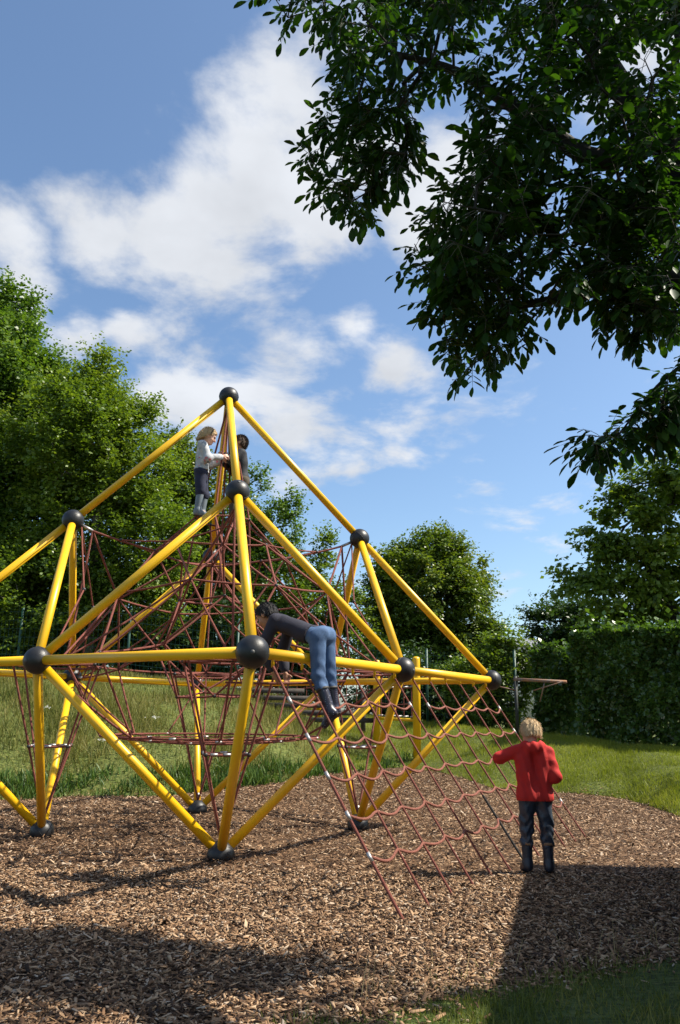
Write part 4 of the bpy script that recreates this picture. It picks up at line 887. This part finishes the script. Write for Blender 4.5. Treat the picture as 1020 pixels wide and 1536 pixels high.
def sleeve_top(root, J, mat, infl, hem, neck, disp, name='sweater', cuff=.9, k=.04, h=.0062, extra=None):
    s = SDF(.03); torso(s, J, 1.0, k); ch = (J['shL']+J['shR'])/2; pe = (J['hipL']+J['hipR'])/2
    for q in 'LR': s.chain([J['sh'+q], J['el'+q], J['el'+q]+(J['wr'+q]-J['el'+q])*cuff], [.042, .036, .028])
    if extra: extra(s, J)
    ax_ = unit(ch-pe); 
    def cut(x, y, z):
        X = np.stack([x, y, z], -1); a = (X-pe)@ax_; return np.maximum(hem-a, np.where(np.linalg.norm(X-ch-ax_*.05, axis=-1) < .075, a-(np.linalg.norm(ch-pe)+neck), -1))
    return link(name, s.mesh(name, h, mat, cut, disp, infl), root)
def trousers(root, J, mat, infl, disp, top=.10, end=.8, h=.0062, wide=1.0, name='trousers'):
    s = SDF(.025); pe = (J['hipL']+J['hipR'])/2; ch = (J['shL']+J['shR'])/2; ax_ = unit(J.get('belt', ch-pe))
    s.cone(J['hipL'], .070, J['hipR'], .070, .03); s.cone(J['hipL']*.7+pe*.3+ax_*.02, .068, J['hipL']*.7+pe*.3+ax_*.14, .064); s.cone(J['hipR']*.7+pe*.3+ax_*.02, .068, J['hipR']*.7+pe*.3+ax_*.14, .064)
    if 'seat' in J: s.ell(J['seat']+(J['hipR']-J['hipL'])*.27, (.062,)*3, None, .03); s.ell(J['seat']-(J['hipR']-J['hipL'])*.27, (.062,)*3, None, .03)
    for q in 'LR': s.chain([J['hip'+q], J['kn'+q], J['kn'+q]+(J['an'+q]-J['kn'+q])*end], [.068, .050*wide, .044*wide], .012)
    return link(name, s.mesh(name, h, mat, lambda x, y, z: (np.stack([x, y, z], -1)-pe)@ax_-top, disp, infl), root)
def boot(root, J, q, mat, top=.55, r=.044, sole='navy_boot', name='boot', trim=None):
    a, kn, to = J['an'+q], J['kn'+q], J['to'+q]; t = a+(kn-a)*top; dn = unit(a-t); fd = unit(to-a-dn*((to-a)@dn)*.45); ns = unit(dn-fd*(dn@fd))
    s = SDF(.02); s.cone(t-dn*.02, r, a, r*.84); heel = a+ns*.030; s.cone(heel-fd*.010, .034, heel+fd*.045+ns*.002, .036, .02); s.cone(heel+fd*.045, .036, heel+fd*.105+ns*.004, .030, .02); s.cone(a, r*.84, heel, .036); s.cone(a+fd*.01, r*.8, heel+fd*.06, .030)
    lim = heel@ns+.030
    def cut(x, y, z): X = np.stack([x, y, z], -1); return np.maximum(X@ns-lim, (t-X)@dn)
    o = link(name, s.mesh(name, .005, mat, cut), root)
    MB().tube(np.array([t-dn*.004, t+dn*.016]), r+.004, 20).obj('boot_rim', trim or sole, o)
    sl = SDF(.01); sl.cone(heel-fd*.012, .037, heel+fd*.045, .039); sl.cone(heel+fd*.045, .039, heel+fd*.108, .033)
    link('sole', sl.mesh('sole', .005, sole, lambda x, y, z: np.abs(np.stack([x, y, z], -1)@ns-(lim+.003))-.009), o)
    return o

# child in the red sweatshirt at the foot of the net
p = at(808, 1311, 1); fx, fy = ty_at(808, 1311, .02); bx, by = fx*fy, fy
bz = float(tz(bx, by))+.012
J = dict(anL=(-.085, .0, .085), anR=(.085, -.01, .085), knL=(-.080, .015, .33), knR=(.085, .01, .33), hipL=(-.066, 0, .60), hipR=(.066, 0, .60), toL=(-.11, .12, .05), toR=(.12, .11, .05),
         shL=(-.125, .015, .965), shR=(.125, .005, .955), elL=(-.275, .06, .90), wrL=(-.20, .24, .92), elR=(.168, -.03, .76), wrR=(.14, .16, .75), head=(0, .055, 1.105), face=(-.15, .9, -.42), up=(0, .35, .94))
root, J, P, M = person('person', (bx, by, bz), R(-3), J, 'child in a red sweatshirt standing by the sloping net, back turned', hand=[('L', (-.2, .9, .2), (.6, .3, -.4), .9, 1), ('R', (-.3, .9, .1), (-.8, -.2, -.2), .6, -1)])
def hood(s, J):
    for a in np.linspace(-1.3, 1.3, 6): s.ell((.07*math.sin(a), -.04*math.cos(a)+.0, 1.01), (.026, .022, .02), None, .03)
    s.ell((0, -.05, .985), (.055, .022, .03), None, .03)
def pleat(x, y, z):
    mk = np.clip((.125-np.abs(x))/.04, 0, 1); return .006*mk*np.sin(x*46+np.sin(z*9)*1.2)*np.clip((1.0-z)/.25, 0, 1)+.003*mk*np.sin(x*95+z*22+1)+.0025*np.sin(z*60+x*25+y*40)*np.clip((np.abs(x)-.09)/.05, 0, 1)+np.where(z < .9, -.010*np.clip((.95-z)/.35, 0, 1), 0)
sleeve_top(root, J, 'red_cloth', .010, -.035, .055, pleat, 'sweatshirt', .95, extra=hood)
trousers(root, J, 'rain_trousers', .004, lambda x, y, z: .0045*np.sin(x*70+z*35)+.004*np.sin(z*75+x*40*np.sign(x)+2*np.sin(x*50))*np.clip((.5-z)/.12, .2, 1), .12, .40, wide=1.06)
for q in 'LR': boot(root, J, q, 'navy_boot', .62, .047, trim='boot_trim')
hair(root, J, P, M, 1.0, 'hair_blond', .05, -.055, .014, 1)

# child draped over the front bar
e_bar = unit(W['G']-W['F']); pb_ = W['F']+e_bar*.80; rzb = math.atan2(e_bar[1], e_bar[0])
J = dict(hipL=(-.068, -.085, .165), hipR=(.068, -.085, .165), knL=(-.092, -.115, -.145), knR=(.086, -.110, -.125), anL=(-.085, -.225, -.41), anR=(.10, -.145, -.39), toL=(-.115, -.165, -.57), toR=(.11, -.05, -.50),
         seat=(0, -.115, .195), belt=(0, .94, .32), shL=(-.12, .31, .315), shR=(.12, .33, .30), elL=(-.16, .40, .09), wrL=(-.11, .315, -.11), elR=(.16, .42, .07), wrR=(.12, .36, -.10), head=(-.015, .475, .38), face=(-.05, .80, -.60), up=(0, .60, .80))
root, J, P, M = person('person', pb_, rzb, J, 'dark haired child in jeans draped belly down over the front bar', 'skin_tan', [('L', (.3, -.5, -.75), (.5, .6, .1), .8, 1), ('R', (0, -.3, -.9), (-.5, -.3, .1), .8, -1)])
sleeve_top(root, J, 'dark_shirt', .012, .085, .035, fold(.006, 26, .9, (1, .5, 1)), 'shirt', .82)
trousers(root, J, 'jeans', .004, lambda x, y, z: .004*np.sin(z*65+x*30+2*np.sin(x*40+y*20))*np.clip((.05-z)/.2, .15, 1)+.003*np.sin(x*80+y*50), .105, .36, name='jeans')
pe_ = (J['hipL']+J['hipR'])/2; bx_ = unit(J['belt'])
for q in 'LR': boot(root, J, q, 'dotted_boot', .64, .050, sole='shoe_dark')
hair(root, J, P, M, 1.0, 'hair_black', .055, -.045, .011, 3)
hp = Matrix.Translation(pb_)@Matrix.Rotation(rzb, 4, 'Z')@Vector(J['wrL']+np.array([.03, -.035, -.055]))
rope(np.array(hp)+[-.45, .1, -.02], np.array(hp)+[.55, .12, .0], .0095)

# two children standing on the top ring of the net
c0 = S(0, 0, 1.435); zr = c0[2]+.010
J = dict(anL=(-.055, .01, .075), anR=(.055, -.03, .075), knL=(-.055, .03, .30), knR=(.06, -.01, .30), hipL=(-.062, -.02, .54), hipR=(.062, -.02, .54), toL=(-.06, .12, .05), toR=(.07, .08, .05),
         shL=(-.115, -.01, .875), shR=(.115, -.01, .875), elL=(-.16, .08, .70), wrL=(-.07, .22, .745), elR=(.16, .07, .69), wrR=(.06, .22, .75), head=(0, .045, 1.02), face=(-.1, .88, -.45), up=(0, .4, .9))
kx, ky = at(300, 780, 8.93)[:2]
root, J, P, M = person('person', (kx, ky, zr-.02), R(-84), J, 'blond child in a printed grey sweater standing at the top left of the net', hand=[('L', (.2, .9, .3), (.7, .2, -.2), 1.0, 1), ('R', (-.2, .9, .3), (-.7, .2, -.2), 1.0, -1)])
sleeve_top(root, J, 'printed_sweater', .010, .03, .04, fold(.006, 30, .2, (1, 1, .8)), 'sweater', .9)
trousers(root, J, 'navy_cloth', .008, fold(.004, 26, 2), .10, .12)
for q in 'LR': boot(root, J, q, 'grey_boot', 1.0, .048, sole='shoe_dark')
hair(root, J, P, M, .98, 'hair_blond', .05, -.06, .013, 5, .05)
hb = MB().tube(np.array([P(.085*math.sin(a), -.0+.02, .02+.087*math.cos(a)) for a in np.linspace(-1.7, 1.7, 20)]), .007, 6); hb.obj('hair_band', 'brown_cloth', root)
J = dict(anL=(-.055, .03, .075), anR=(.06, -.03, .075), knL=(-.06, .06, .30), knR=(.065, .0, .30), hipL=(-.062, -.03, .53), hipR=(.062, -.03, .53), toL=(-.06, .13, .05), toR=(.07, .08, .05),
         shL=(-.115, .0, .87), shR=(.115, .0, .87), elL=(-.16, .10, .72), wrL=(-.07, .20, .84), elR=(.16, .08, .70), wrR=(.06, .20, .78), head=(0, .02, 1.03), face=(.1, .96, .12), up=(0, -.1, .99))
kx, ky = at(357, 775, 9.2)[:2]
root, J, P, M = person('person', (kx, ky, zr-.02), R(98), J, 'brown haired child in a dark jacket behind the apex pole, facing left', hand=[('L', (.2, .6, .7), (.7, .5, 0), 1.0, 1), ('R', (-.2, .7, .6), (-.7, .5, 0), 1.0, -1)])
sleeve_top(root, J, 'dark_jacket', .012, .03, .045, fold(.006, 28, .7), 'jacket', .95)
trousers(root, J, 'brown_cloth', .014, fold(.006, 28, 1), .10, .95, wide=1.1)
for q in 'LR': boot(root, J, q, 'shoe_dark', .25, .042, sole='shoe_dark', name='shoe')
hair(root, J, P, M, .98, 'hair_brown', .05, -.055, .010, 8)
